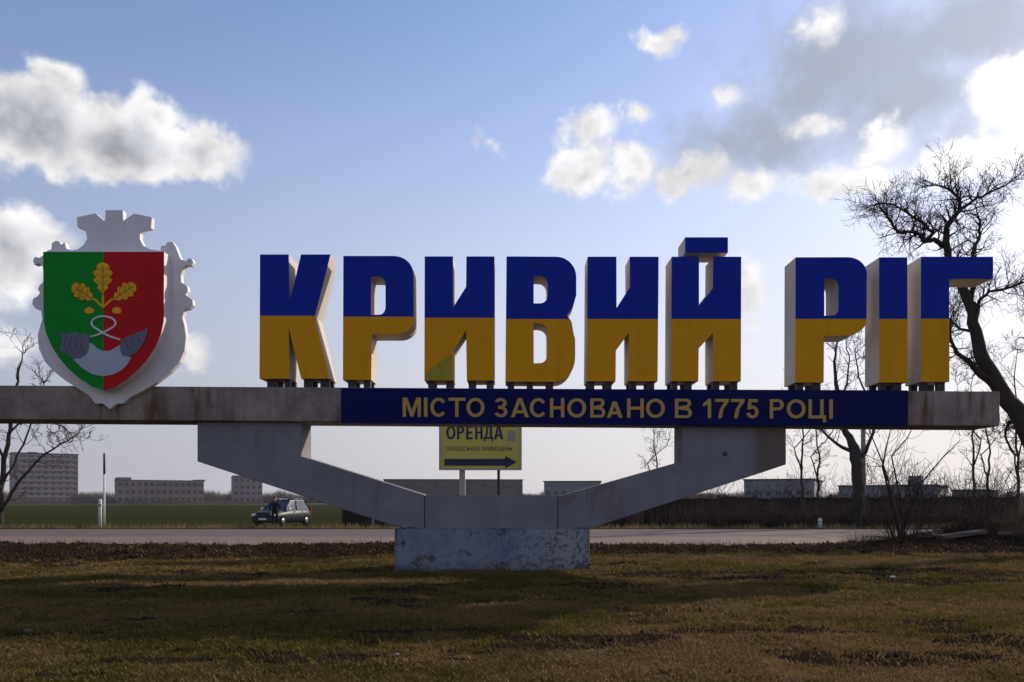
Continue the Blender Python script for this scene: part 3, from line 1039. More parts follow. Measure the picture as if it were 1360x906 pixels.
rope_pts = [(120.5, 447.5), (130, 445), (140, 440.5)] + [(137.5 + 16 * math.cos(a), 429.3 + 9 * math.sin(a)) for a in [math.pi * .28 - k * math.pi * 1.56 / 18 for k in range(19)]] + [(137, 442.5), (147, 447.5), (160, 451.5)]
tb = Tubes()
tb.tube([at(x, y, DS - 0.012) for (x, y) in rope_pts], [0.022] * len(rope_pts), 6)
tb.build('rope', M_ROPE, crest)
fl = [(80, 441), (84, 445), (93, 442), (101, 441), (107, 444), (113, 442), (119, 447), (118, 453), (118.5, 462), (115, 471), (107, 476), (98, 477), (90, 471), (83, 467), (79, 465), (80, 459), (83, 452)]
f1 = prism('powder_flask', [fl], DS - 0.02, 0.024, M_FLASK, crest)
for k in range(4):
    prism('flask_band', [ribbon([(88 + 7 * k, 446 + k), (85 + 7.5 * k, 458), (91 + 6.5 * k, 470)], 0.8)], DS - 0.026, 0.008, M_FLASKD, f1)
fr = [(196, 436), (194.5, 446), (189, 458), (181, 468), (171, 474), (162, 472), (159, 463), (161, 453), (169, 447), (180, 443), (188, 440)]
f2 = prism('powder_horn', [fr], DS - 0.02, 0.024, M_FLASK, crest)
for k in range(3):
    prism('flask_band', [ribbon([(167 + 8 * k, 450 - 2.5 * k), (169 + 8 * k, 461 - 4 * k), (177 + 6 * k, 468 - 6 * k)], 0.7)], DS - 0.026, 0.008, M_FLASKD, f2)
ar = [(97, 477), (106, 472), (114, 465), (117.5, 455), (123, 457), (129, 463), (137, 466.5), (146, 466), (154, 461), (159, 458), (160.5, 467), (166, 473), (174.5, 475), (169, 484), (161, 492), (150, 497.5), (136, 500), (122, 497), (108, 488)]
prism('silver_crescent', [ar], DS - 0.016, 0.02, M_SILV, crest)

# ------------------------------------------------------------------ bare trees
M_BARK = mat('bark', lambda t: (t.put(t.p.inputs['Base Color'], t.mix(t.noise(t.scale(t.geo(), (9, 9, 2)), 1.0, 5.0, 0.65), (0.020, 0.016, 0.014), (0.075, 0.060, 0.052))),
                                t.put(t.p.inputs['Roughness'], 0.9), t.put(t.p.inputs['Specular IOR Level'], 0.1), t.put(t.p.inputs['Normal'], t.bump(t.noise(t.scale(t.geo(), (14, 14, 3)), 1.0, 4.0), 0.6, 0.03))))
M_TWIG = plain('twig_bark', (0.050, 0.036, 0.032), 0.85, 0.3, 4.0)
M_TWIG2 = plain('pale_twig', (0.13, 0.095, 0.075), 0.85, 0.3, 4.0)


def rand_dir(rng):
    while True:
        v = Vector((rng.uniform(-1, 1), rng.uniform(-1, 1), rng.uniform(-1, 1)))
        if 0.05 < v.length < 1:
            return v.normalized()


def twig(tb, p, d, length, r, depth, rng, gnarl=0.35, up=0.12, kids=4, rmin=0.006):
    """crooked branch that keeps forking until depth runs out"""
    n = max(3, int(length / max(0.16, length * 0.16)))
    st = length / n
    pts, rr = [p.copy()], [r]
    for i in range(n):
        d = (d + rand_dir(rng) * gnarl + Vector((0, 0, up * 0.5))).normalized()
        p = p + d * st
        pts.append(p.copy())
        rr.append(max(rmin, r * (1 - 0.72 * (i + 1) / n)))
    tb.tube(pts, rr, 6 if r > 0.05 else (4 if r > 0.015 else 3))
    if depth <= 0:
        return
    for k in range(kids):
        i = rng.randint(max(1, n // 3), n)
        dd = (pts[i] - pts[i - 1]).normalized()
        side = dd.cross(rand_dir(rng)).normalized()
        nd = (dd * rng.uniform(0.5, 0.9) + side * rng.uniform(0.5, 0.95) + Vector((0, 0, up))).normalized()
        twig(tb, pts[i], nd, length * rng.uniform(0.42, 0.72), max(rmin, rr[i] * rng.uniform(0.5, 0.72)), depth - 1, rng, gnarl, up, kids, rmin)


def limb_tree(name, label, base, limbs, D, seed, spread=0.9, tw=(0.9, 2, 4), density=1.0, group=None, rmin=0.007, bark=None, gnarl=0.4):
    """trunk and limbs follow charted lines ((px, py, radius), ...) and bend in depth; twigs fork off them"""
    rng = random.Random(seed)
    t = thing(name, base, label, 'tree', group)
    trunk, crown = Tubes(), Tubes()
    for li, (dy0, dy1, line) in enumerate(limbs):
        pts, rr = [], []
        for i, (px, py, r_) in enumerate(line):
            f = i / max(1, len(line) - 1)
            pts.append(at(px, py, D + dy0 + (dy1 - dy0) * f))
            rr.append(r_)
        # smooth the charted line a little
        P, Rr = [pts[0]], [rr[0]]
        for i in range(len(pts) - 1):
            for s in (0.33, 0.67, 1.0):
                q = pts[i].lerp(pts[i + 1], s)
                if s < 1:
                    q = q + rand_dir(rng) * (pts[i + 1] - pts[i]).length * 0.05
                P.append(q)
                Rr.append(rr[i] + (rr[i + 1] - rr[i]) * s)
        if li == 0:
            P[0] = Vector(base) - Vector((0, 0, 0.25))
        (trunk if li == 0 else crown).tube(P, Rr, 9 if li == 0 else 7)
        L = len(P)
        for i in range(2, L):
            if Rr[i] > 0.16 or rng.random() > density:
                continue
            for _ in range(2 if Rr[i] < 0.06 else 1):
                d = (P[i] - P[i - 1]).normalized()
                side = d.cross(rand_dir(rng)).normalized()
                twig(crown, P[i], (d * 0.45 + side + Vector((0, 0, 0.25))).normalized(), tw[0] * rng.uniform(0.5, 1.2), max(rmin * 1.5, min(0.035, Rr[i] * 0.5)), tw[1], rng, gnarl, 0.12, tw[2], rmin)
        d = (P[-1] - P[-2]).normalized()
        for _ in range(3):
            twig(crown, P[-1], (d + rand_dir(rng) * 0.6).normalized(), tw[0] * rng.uniform(0.8, 1.4), max(rmin * 1.5, Rr[-1] * 0.8), tw[1], rng, gnarl, 0.12, tw[2], rmin)
    trunk.build('trunk', bark or M_BARK, t)
    crown.build('crown', M_TWIG, t)
    return t


DT = 25.0
bx, bz = at(1425, 735, DT).x, 0
big = limb_tree('gnarled_tree', 'big gnarled bare tree leaning behind the letter Г', (bx, DT, gh1(bx, DT)), [
    (0, 0.6, [(1425, 738, .42), (1400, 640, .33), (1357, 557, .28), (1330, 520, .235), (1306, 480, .21), (1296, 440, .17), (1288, 405, .15), (1275, 375, .13), (1259, 342, .11), (1256, 320, .10), (1257, 303, .085), (1264, 291, .075), (1275, 279, .065), (1274, 265, .05), (1264, 254, .04), (1248, 247, .03)]),
    (0.5, 1.4, [(1275, 279, .055), (1292, 267, .045), (1310, 258, .035), (1327, 250, .03), (1348, 236, .02)]),
    (0.4, -0.6, [(1256, 327, .08), (1240, 318, .07), (1228, 321, .065), (1221, 311, .055), (1209, 308, .05), (1194, 309, .045), (1186, 300, .04), (1178, 287, .03)]),
    (0.1, 1.3, [(1230, 320, .06), (1240, 309, .05), (1222, 294, .042), (1204, 282, .035), (1188, 272, .03), (1170, 270, .02)]),
    (0.4, 1.8, [(1288, 405, .08), (1294, 372, .065), (1292, 338, .055), (1300, 318, .05), (1302, 300, .04), (1298, 285, .025)]),
    (0.3, -1.2, [(1296, 425, .06), (1300, 400, .05), (1314, 387, .042), (1338, 383, .035), (1362, 374, .03), (1385, 360, .02)]),
    (0.2, 1.0, [(1296, 440, .05), (1275, 437, .04), (1262, 424, .03), (1245, 415, .02)]),
    (0.1, -0.8, [(1328, 517, .12), (1302, 498, .10), (1287, 480, .08), (1272, 470, .06), (1262, 448, .045), (1262, 425, .03)]),
    (0.0, 1.5, [(1357, 557, .06), (1340, 560, .045), (1335, 580, .035), (1348, 605, .03), (1352, 640, .02)]),
    (0.0, 1.2, [(1385, 610, .10), (1392, 560, .08), (1382, 500, .06), (1362, 450, .045), (1368, 420, .03)]),
    (0.2, 2.0, [(1410, 660, .14), (1440, 580, .11), (1450, 480, .08), (1420, 400, .05), (1430, 330, .03)]),
], DT, 11, tw=(0.75, 2, 5), rmin=0.0045)

DLT = 49.5
lx = at(-2, 700, DLT).x
limb_tree('roadside_tree', 'slender bare tree on the far verge in front of the pale apartment block', (lx, DLT, 0.02), [
    (0, 0.5, [(-2, 702, .22), (1, 675, .19), (3, 640, .16), (8, 600, .13), (14, 570, .11), (20, 530, .09), (24, 495, .06), (30, 470, .03)]),
    (0, -1.2, [(1, 680, .12), (15, 655, .10), (32, 632, .08), (55, 607, .06), (80, 590, .045), (105, 575, .03)]),
    (0, 1.6, [(4, 640, .09), (20, 615, .07), (35, 580, .055), (50, 545, .04), (58, 510, .03)]),
    (0, -1.0, [(12, 575, .07), (30, 560, .05), (55, 555, .04), (80, 565, .03), (98, 580, .02)]),
    (0, 1.0, [(5, 610, .08), (-15, 570, .06), (-30, 520, .04), (-25, 480, .03)]),
    (0, -1.4, [(2, 650, .09), (-25, 620, .07), (-50, 590, .05)]),
], DLT, 5, tw=(1.0, 2, 3), rmin=0.011, density=0.75)

DB = 50.0
tx = at(1138, 700, DB).x
limb_tree('dead_tree', 'thick dark bare trunk on the far verge beside the grey pole', (tx, DB, 0.02), [
    (0, 0.3, [(1138, 702, .40), (1139, 660, .34), (1138, 625, .32), (1136, 600, .33), (1130, 585, .24), (1121, 570, .18), (1116, 545, .14), (1110, 510, .11), (1108, 480, .08), (1112, 455, .05)]),
    (0.2, 1.0, [(1137, 612, .18), (1150, 600, .12), (1160, 575, .09), (1158, 545, .07), (1140, 500, .05), (1136, 470, .03)]),
    (0.2, -1.0, [(1134, 600, .14), (1112, 590, .09), (1095, 575, .07), (1085, 560, .05)]),
    (0.2, 1.0, [(1116, 545, .08), (1125, 510, .06), (1128, 480, .04), (1124, 455, .03)]),
], DB, 21, tw=(1.1, 2, 3), rmin=0.011, density=0.8)

SAP = [(1065, 51.5, 520, 3, 'slim bare sapling rising against the right arm, its stem straight'), (1087, 52.6, 540, 8, 'thin twiggy sapling between the straight sapling and the dead tree'),
       (1293, 51, 500, 4, 'tall twin-stemmed sapling before the low warehouse'), (1313, 50.4, 535, 9, 'pale bent sapling beside the twin-stemmed one'), (1352, 49.6, 470, 12, 'bare sapling growing under the leaning tree'),
       (870, 62, 560, 14, 'small bare tree seen over the right arm of the monument')]
for (px, D, top, seed, label) in SAP:
    b = at(px, 700, D)
    rng = random.Random(seed)
    line = []
    for k in range(6):
        f = k / 5
        line.append((px + rng.uniform(-5, 5) * f, HZ + EYE * FPX / D - (HZ + EYE * FPX / D - top) * f, .085 * (1 - f) + .02))
    line2 = [(line[2][0], line[2][1], .05)] + [(px + rng.choice((-1, 1)) * (4 + 6 * k), line[2][1] - (line[2][1] - top) * 0.3 * k, .05 - .012 * k) for k in (1, 2, 3)]
    limb_tree('sapling', label, (b.x, D, 0.02), [(0, 0.4, line), (0, 0.8, line2)], D, seed, tw=(0.95, 2, 3), density=0.7, rmin=0.010, group='saplings on the far verge')

# many-stemmed shrub on the heap
DSH = 27.6
sx_ = at(1197, 715, DSH).x


def shrub(name, label, x, y, h, seed, stems, charted=(), m=None, rmin=0.006, depth=2, spread=0.55):
    rng = random.Random(seed)
    z = gh1(x, y)
    t = thing(name, (x, y, z), label, 'shrub')
    tb = Tubes()
    for line in charted:
        pts = [Vector((x, y, z - 0.1))] + [at(px, py, y + rng.uniform(-.3, .3)) for (px, py) in line]
        rr = [0.045 * (1 - 0.75 * i / (len(pts) - 1)) for i in range(len(pts))]
        tb.tube(pts, rr, 5)
        for i in range(1, len(pts)):
            for _ in range(2):
                d = (pts[i] - pts[i - 1]).normalized()
                twig(tb, pts[i], (d * 0.7 + rand_dir(rng) * 0.8).normalized(), 0.9, rr[i] * 0.5, 1, rng, 0.25, 0.15, 3, rmin)
    for k in range(stems):
        a = rng.uniform(0, 2 * math.pi)
        d = Vector((math.cos(a) * spread * rng.random(), math.sin(a) * spread * rng.random(), 1)).normalized()
        p = Vector((x + math.cos(a) * rng.uniform(0, .6), y + math.sin(a) * rng.uniform(0, .5), z - 0.12))
        twig(tb, p, d, h * rng.uniform(0.5, 1.0), 0.022, depth, rng, 0.14, 0.1, 4, rmin)
    tb.build('stems', m or M_TWIG, t)
    return t


shrub('bare_shrub', 'many-stemmed leafless shrub growing on the earth heap', sx_, DSH, 2.1, 2, 16, [
    [(1192, 690), (1180, 640), (1171, 612), (1158, 580), (1148, 552)], [(1198, 690), (1192, 645), (1184, 606), (1205, 582), (1216, 560)],
    [(1172, 620), (1178, 590), (1184, 565)], [(1205, 680), (1225, 640), (1250, 610), (1275, 585)]])
shrub('bare_shrub', 'low tangled leafless shrub at the far end of the heap under the leaning tree', at(1300, 715, 28.6).x, 28.6, 1.7, 6, 18, m=M_TWIG)
shrub('weed_clump', 'pale dry weed clump at the foot of the leaning tree', at(1352, 715, 26.9).x, 26.9, 0.8, 9, 26, m=M_TWIG2, depth=1)

for k, (px, D, hh, label) in enumerate(((1168, 48.6, 2.9, 'leafless shrub in the brush next to the grey utility pole'), (1212, 48.9, 3.3, 'tall leafless shrub in the brush behind the many-stemmed shrub'),
                                        (1246, 48.4, 2.5, 'low leafless shrub in the brush below the rooftop stair block'), (1276, 49.0, 3.0, 'leafless shrub in the brush beside the twin-stemmed sapling'),
                                        (1332, 48.5, 2.6, 'leafless shrub in the brush before the small grey shed'), (1008, 49.2, 2.2, 'small leafless shrub in the brush below the right arm'),
                                        (950, 49.3, 2.3, 'twiggy leafless shrub leaning over the fence under the slope of the right arm'), (1040, 48.8, 2.7, 'leafless shrub at the foot of the straight sapling'),
                                        (1105, 49.0, 2.4, 'leafless shrub between the thin twiggy sapling and the dead tree'))):
    sh_ = shrub('bare_shrub', label, at(px, 0, D).x, D, hh, 40 + k, 11, m=M_TWIG, rmin=0.009, depth=2, spread=0.5)
    sh_['group'] = 'shrubs in the brush along the fence'

# ------------------------------------------------------------------ fence, brush, posts behind the road
M_FENCE = plain('dark_fence', (0.024, 0.016, 0.015), 0.8, 0.35, 1.5)
M_FPOST = plain('dark_fence_post', (0.05, 0.038, 0.034), 0.8, 0.2)
M_WHITE = plain('chalky_paint', (0.62, 0.60, 0.57), 0.7, 0.2, 6.0)
M_GREYC = plain('pole_concrete', (0.27, 0.25, 0.25), 0.85, 0.2, 4.0, bump=0.3)
DF = 53.0
fx0, fx1 = at(456, 0, DF).x, at(1352, 0, DF).x
fence = thing('fence', ((fx0 + fx1) / 2, DF, 0), 'long dark brown board fence across the road behind the monument', 'fence')
npan = 18
fw = (fx1 - fx0) / npan
rng = random.Random(4)
for i in range(npan + 1):
    x = fx0 + i * fw
    if i < npan:
        h = 1.78 + rng.uniform(-.06, .06)
        nb = 12
        bw = (fw - 0.12) / nb
        for k in range(1):
            pass
        v, f = [], []
        for k in range(nb):
            n0 = len(v)
            hh = h + rng.uniform(-.04, .04)
            v += box_v(x + 0.06 + k * bw + 0.006, x + 0.06 + (k + 1) * bw - 0.006, DF + rng.uniform(-.012, .012), DF + 0.035, -0.05, hh)
            f += [tuple(n0 + q for q in ff) for ff in BOXF]
        n0 = len(v)
        for z in (0.4, 1.4):
            n0 = len(v)
            v += box_v(x + 0.02, x + fw - 0.02, DF + 0.033, DF + 0.08, z, z + 0.1)
            f += [tuple(n0 + q for q in ff) for ff in BOXF]
        mesh_obj('fence_panel', v, f, M_FENCE, fence)
    box('post', x - 0.07, x + 0.07, DF - 0.06, DF + 0.1, -0.1, 1.95, M_FPOST, fence)


def sticks(name, label, cat, n, xr, yr, h, m, seed, lean=0.5, w=0.012, zf=gh1, curve=True):
    """uncountable dead stalks as one mesh: three-sided spikes"""
    rs = np.random.RandomState(seed)
    x = rs.uniform(*xr, n)
    y = rs.uniform(*yr, n)
    keep = fbm(x * 0.6 + seed, y * 0.9, 3) + rs.uniform(-.15, .15, n) > 0.46
    x, y = x[keep], y[keep]
    n = len(x)
    z = gh(x, y)
    hh = h * rs.uniform(0.35, 1.0, n)
    a = rs.uniform(0, 2 * np.pi, n)
    l = rs.uniform(0, lean, n) * hh
    tx_, ty_ = x + np.cos(a) * l, y + np.sin(a) * l
    ww = w * rs.uniform(.6, 1.4, n)
    V = np.zeros((n, 4, 3))
    for k in range(3):
        q = 2 * np.pi * k / 3
        V[:, k] = np.stack([x + ww * np.cos(q), y + ww * np.sin(q), z - 0.03], 1)
    V[:, 3] = np.stack([tx_, ty_, z + hh], 1)
    F = np.array([[0, 1, 3], [1, 2, 3], [2, 0, 3]])
    Fa = (np.arange(n) * 4)[:, None, None] + F[None]
    o = np_obj(name, V.reshape(-1, 3), Fa.reshape(-1, 3), m)
    struct(o, 'stuff')
    tag(o, label, cat)
    return o


M_BRUSH = plain('brush', (0.022, 0.013, 0.011), 0.9, 0.4, 0.8)
M_DRY = plain('dry_stalks', (0.16, 0.115, 0.06), 0.9, 0.4, 0.8)
sticks('brush', 'dense dead brush growing along the dark fence', 'brush', 9000, (at(640, 0, 50).x, at(1380, 0, 50).x), (49.6, 52.6), 1.9, M_BRUSH, 3, 0.45, 0.022)
sticks('dead_weeds', 'dead brown weeds in the ploughed strip along the road', 'weeds', 9000, (-26, 24), (22.5, 28.9), 0.30, M_BRUSH, 8, 0.9, 0.006)
sticks('dry_weeds', 'straw coloured weed stalks along the far road edge', 'weeds', 9000, (-40, 34), (46.3, 48.2), 0.42, M_DRY, 12, 0.8, 0.012)
sticks('heap_weeds', 'dark weed stalks tangled over the earth heap', 'weeds', 5000, (11.5, 26), (26.6, 29.3), 0.55, M_BRUSH, 15, 0.9, 0.007)

# posts on the far verge
wp = at(133, 0, 49.2)
t = thing('marker_post', (wp.x, 49.2, 0), 'short stout white roadside post beside the thin pole', 'post')
tb = Tubes()
tb.tube([(wp.x, 49.2, -.1), (wp.x, 49.2, 1.62), (wp.x + .01, 49.2, 1.70)], [.10, .10, .06], 10)
tb.build('shaft', M_WHITE, t)
box('band', wp.x - .11, wp.x + .11, 49.09, 49.31, 1.25, 1.40, plain('band_grey', (.25, .24, .24)), t, bevel=.02)
wp = at(138.5, 0, 49.6)
t = thing('thin_pole', (wp.x, 49.6, 0), 'thin pale pole with a dark upper third, standing on the far verge', 'pole')
tb = Tubes()
tb.tube([(wp.x, 49.6, -.1), (wp.x, 49.6, 3.2)], [.065, .055], 8)
tb.build('shaft', M_WHITE, t)
tb = Tubes()
tb.tube([(wp.x, 49.6, 3.19), (wp.x, 49.6, 4.40), (wp.x, 49.6, 4.46)], [.068, .062, .03], 8)
tb.build('dark_sleeve', M_FOOT, t)
wp = at(495, 0, 50.5)
t = thing('marker_post', (wp.x, 50.5, 0), 'weathered grey post before the dark fence, left of the base', 'post')
tb = Tubes()
tb.tube([(wp.x, 50.5, -.1), (wp.x + .02, 50.5, 1.36), (wp.x + .02, 50.5, 1.42)], [.075, .07, .04], 8)
tb.build('shaft', M_GREYC, t)
box('reflector', wp.x - .05, wp.x + .07, 50.41, 50.45, 1.1, 1.25, M_WHITE, t)
wp = at(1089, 0, 48.4)
t = thing('marker_post', (wp.x, 48.4, 0), 'knee high white kilometre stone by the road edge', 'post')
tb = Tubes()
tb.tube([(wp.x, 48.4, -.1), (wp.x, 48.4, .48), (wp.x, 48.4, .58)], [.13, .12, .06], 10)
tb.build('shaft', M_WHITE, t)
box('band', wp.x - .128, wp.x + .128, 48.272, 48.528, .33, .41, M_FOOT, t, bevel=.03)
wp = at(1146.5, 0, 51.0)
t = thing('utility_pole', (wp.x, 51.0, 0), 'grey concrete utility pole right behind the dead tree', 'pole')
tb = Tubes()
tb.tube([(wp.x, 51, -.2), (wp.x, 51, 8.0)], [.17, .12], 10)
tb.build('shaft', M_GREYC, t)
box('crossarm', wp.x - .7, wp.x + .7, 50.82, 50.92, 7.6, 7.72, M_FOOT, t)
for dx in (-.6, 0, .6):
    tb = Tubes()
    tb.tube([(wp.x + dx, 50.87, 7.7), (wp.x + dx, 50.87, 7.86), (wp.x + dx, 50.87, 7.9)], [.04, .045, .02], 8)
    tb.build('insulator', M_WHITE, t)

# ------------------------------------------------------------------ rental billboard
DBB = 26.0
zg = gh1(at(640, 0, DBB).x, DBB)
M_BYEL = plain('billboard_yellow', (0.52, 0.49, 0.10), 0.5, 0.1)
M_BLETT = plain('billboard_navy', (0.010, 0.014, 0.085), 0.5, 0.1)
M_BGREY = plain('billboard_grey', (0.28, 0.28, 0.31), 0.5, 0.2)
M_BFRM = plain('billboard_frame', (0.40, 0.37, 0.33), 0.6, 0.2)
bb = thing('billboard', (at(638, 0, DBB).x, DBB, zg), 'yellow rental billboard with a navy arrow, on two posts under the beam', 'billboard')
prism('panel', [[(585.5, 536), (691, 536), (691, 622), (585.5, 622)]], DBB, 0.05, M_BYEL, bb)
for lp in ([(583, 534), (586, 534), (586, 624.5), (583, 624.5)], [(690.5, 534), (693, 534), (693, 624.5), (690.5, 624.5)], [(586, 534), (690.5, 534), (690.5, 536.5), (586, 536.5)], [(586, 621.8), (690.5, 621.8), (690.5, 624.5), (586, 624.5)]):
    prism('frame_bar', [lp], DBB - 0.03, 0.11, M_BFRM, bb)
prism('arrow', [[(590, 609.5), (671, 609.5), (671, 605.5), (686.5, 614), (671, 622), (671, 618.5), (590, 618.5)]], DBB - 0.012, 0.014, M_BLETT, bb)
for ch, x0, x1 in (('О', 592.5, 605), ('Р', 607, 616.5), ('Е', 619, 628), ('Н', 631, 641), ('Д', 642.5, 655), ('А', 656, 668.5)):
    letter('headline_letter', ch, x0, x1, 565.5, 586 if ch == 'Д' else 583.6, 3.0, DBB - 0.012, 0.014, M_BLETT, bb)
glyph('small_print', 'СКЛАДСЬКИХ ПРИМІЩЕНЬ', 592.5, 680, 593, 599.8, DBB - 0.008, 0.010, M_BLETT, bb, 0.0)
prism('grey_square', [[(674, 572), (684.5, 572), (684.5, 586), (674, 586)]], DBB - 0.008, 0.010, M_BGREY, bb)
for (a, b) in ((609.8, 617.5), (660.3, 664)):
    v0, v1 = at(a, 0, DBB).x, at(b, 0, DBB).x
    box('post', v0, v1, DBB + 0.055, DBB + 0.055 + (v1 - v0), gh1(v0, DBB) - 0.2, at(0, 540, DBB).z, M_BFRM if b < 640 else M_FOOT, bb)

# ------------------------------------------------------------------ parked car and the person beside it
M_CARP = mat('car_paint', lambda t: (t.put(t.p.inputs['Base Color'], (0.010, 0.012, 0.020, 1)), t.put(t.p.inputs['Roughness'], 0.42), t.put(t.p.inputs['Specular IOR Level'], 0.15)))
M_CARG = mat('car_glass', lambda t: (t.put(t.p.inputs['Base Color'], (0.03, 0.045, 0.075, 1)), t.put(t.p.inputs['Roughness'], 0.12), t.put(t.p.inputs['Specular IOR Level'], 0.4)))
M_TYRE = plain('tyre', (0.012, 0.012, 0.013), 0.9)
M_ALLOY = plain('alloy', (0.16, 0.16, 0.17), 0.4, metal=0.8)
M_LAMP = plain('lamp_lens', (0.75, 0.74, 0.72), 0.15)
M_TRIM = plain('black_trim', (0.015, 0.015, 0.016), 0.6)
M_NUM = plain('number_plate', (0.7, 0.7, 0.68), 0.5)


def make_car(loc, yaw, label):
    t = thing('parked_car', loc, label, 'car')
    R = Matrix.Rotation(yaw, 4, 'Z')

    def tr(v):
        q = R @ Vector(v)
        return (q.x + loc[0], q.y + loc[1], q.z + loc[2])

    def add(name, v, f, m, parent=t, smooth=False):
        return mesh_obj(name, [tr(a) for a in v], f, m, parent, smooth)
    # body: sections along the length (y), front at -y
    sec = [(-2.10, .62, .38, .66), (-2.02, .80, .28, .80), (-1.75, .86, .24, .92), (-1.0, .88, .23, 1.00), (-.55, .89, .23, 1.04), (.3, .89, .23, 1.06), (1.2, .89, .23, 1.08), (1.75, .87, .26, 1.06), (2.02, .82, .32, .98), (2.10, .70, .42, .86)]
    prof = [(-.92, 0.0), (-1, .18), (-1, .62), (-.93, .92), (-.80, 1.0), (.80, 1.0), (.93, .92), (1, .62), (1, .18), (.92, 0.0)]
    v, f = [], []
    for (y, w, z0, z1) in sec:
        for (a, b) in prof:
            v.append((a * w, y, z0 + (z1 - z0) * b))
    k = len(prof)
    for i in range(len(sec) - 1):
        for j in range(k):
            j2 = (j + 1) % k
            f.append((i * k + j, i * k + j2, (i + 1) * k + j2, (i + 1) * k + j))
    f += [tuple(range(k))[::-1], tuple((len(sec) - 1) * k + j for j in range(k))]
    body = add('body', v, f, M_CARP, smooth=True)
    # cabin: glass house and a roof with pillars
    low = [(-.76, -.95), (.76, -.95), (.80, .3), (.78, 1.95), (-.78, 1.95), (-.80, .3)]
    top = [(-.60, -.15), (.60, -.15), (.63, .5), (.60, 1.55), (-.60, 1.55), (-.63, .5)]
    z0, z1 = 1.00, 1.58
    v = [(x, y, z0) for x, y in low] + [(x, y, z1) for x, y in top]
    f = [(i, (i + 1) % 6, 6 + (i + 1) % 6, 6 + i) for i in range(6)] + [tuple(range(6, 12))]
    add('glazing', v, f, M_CARG)
    v = [(x * 1.03, y, z1 - .03) for x, y in top] + [(x * 1.0, y + (.05 if y < 0 else 0), z1 + .02) for x, y in top] + [(x * .85, y * .92 + .05, z1 + .07) for x, y in top]
    f = [(i, (i + 1) % 6, 6 + (i + 1) % 6, 6 + i) for i in range(6)] + [(6 + i, 6 + (i + 1) % 6, 12 + (i + 1) % 6, 12 + i) for i in range(6)] + [tuple(range(12, 18)), tuple(range(6))[::-1]]
    roof = add('roof', v, f, M_CARP)
    for (a, b) in zip(low, top):
        tb = Tubes()
        tb.tube([tr((a[0] * 1.01, a[1], z0 - .02)), tr((b[0] * 1.02, b[1], z1))], [.045, .04], 6)
        tb.build('pillar', M_CARP, roof)
    for s in (-1, 1):
        tb = Tubes()
        tb.tube([tr((s * .56, -.05, z1 + .09)), tr((s * .56, 1.45, z1 + .09))], [.025, .025], 6)
        tb.build('roof_rail', M_ALLOY, roof)
    for s in (-1, 1):
        for y in (-1.35, 1.32):
            wv, wf = [], []
            tb = Tubes()
            tb.tube([tr((s * .70, y, .33)), tr((s * .72, y, .33)), tr((s * .88, y, .33)), tr((s * .91, y, .33))], [.29, .33, .33, .28], 20)
            wh = tb.build('wheel', M_TYRE, t)
            tb = Tubes()
            tb.tube([tr((s * .90, y, .33)), tr((s * .925, y, .33)), tr((s * .93, y, .33))], [.21, .20, .06], 16)
            tb.build('rim', M_ALLOY, wh)

    def bx(name, x0, x1, y0, y1, za, zb_, m, parent=t):
        return add(name, box_v(x0, x1, y0, y1, za, zb_), BOXF, m, parent)
    for s in (-1, 1):
        bx('headlight', min(s * .52, s * .80), max(s * .52, s * .80), -2.075, -1.93, .66, .80, M_LAMP)
        m_ = bx('wing_mirror', min(s * .84, s * 1.02), max(s * .84, s * 1.02), -.78, -.66, 1.02, 1.18, M_LAMP)
        bx('taillight', min(s * .62, s * .84), max(s * .62, s * .84), 1.95, 2.075, .78, .98, plain('red_lens', (.3, .01, .01), .2))
        for y in (-.1, .8):
            bx('door_handle', min(s * .885, s * .91), max(s * .885, s * .91), y, y + .16, .88, .92, M_ALLOY)
    bx('grille', -.46, .46, -2.115, -2.0, .62, .74, M_TRIM)
    bx('bumper', -.76, .76, -2.135, -1.9, .34, .54, M_TRIM)
    bx('number_plate', -.26, .26, -2.145, -2.12, .42, .53, M_NUM)
    bx('bumper', -.76, .76, 1.9, 2.13, .36, .56, M_TRIM)
    return t


cp = at(375, 0, 51.6)
make_car((cp.x, 51.6, 0.022), rad(-17), 'dark parked car with its lamps facing the road, on the far verge')


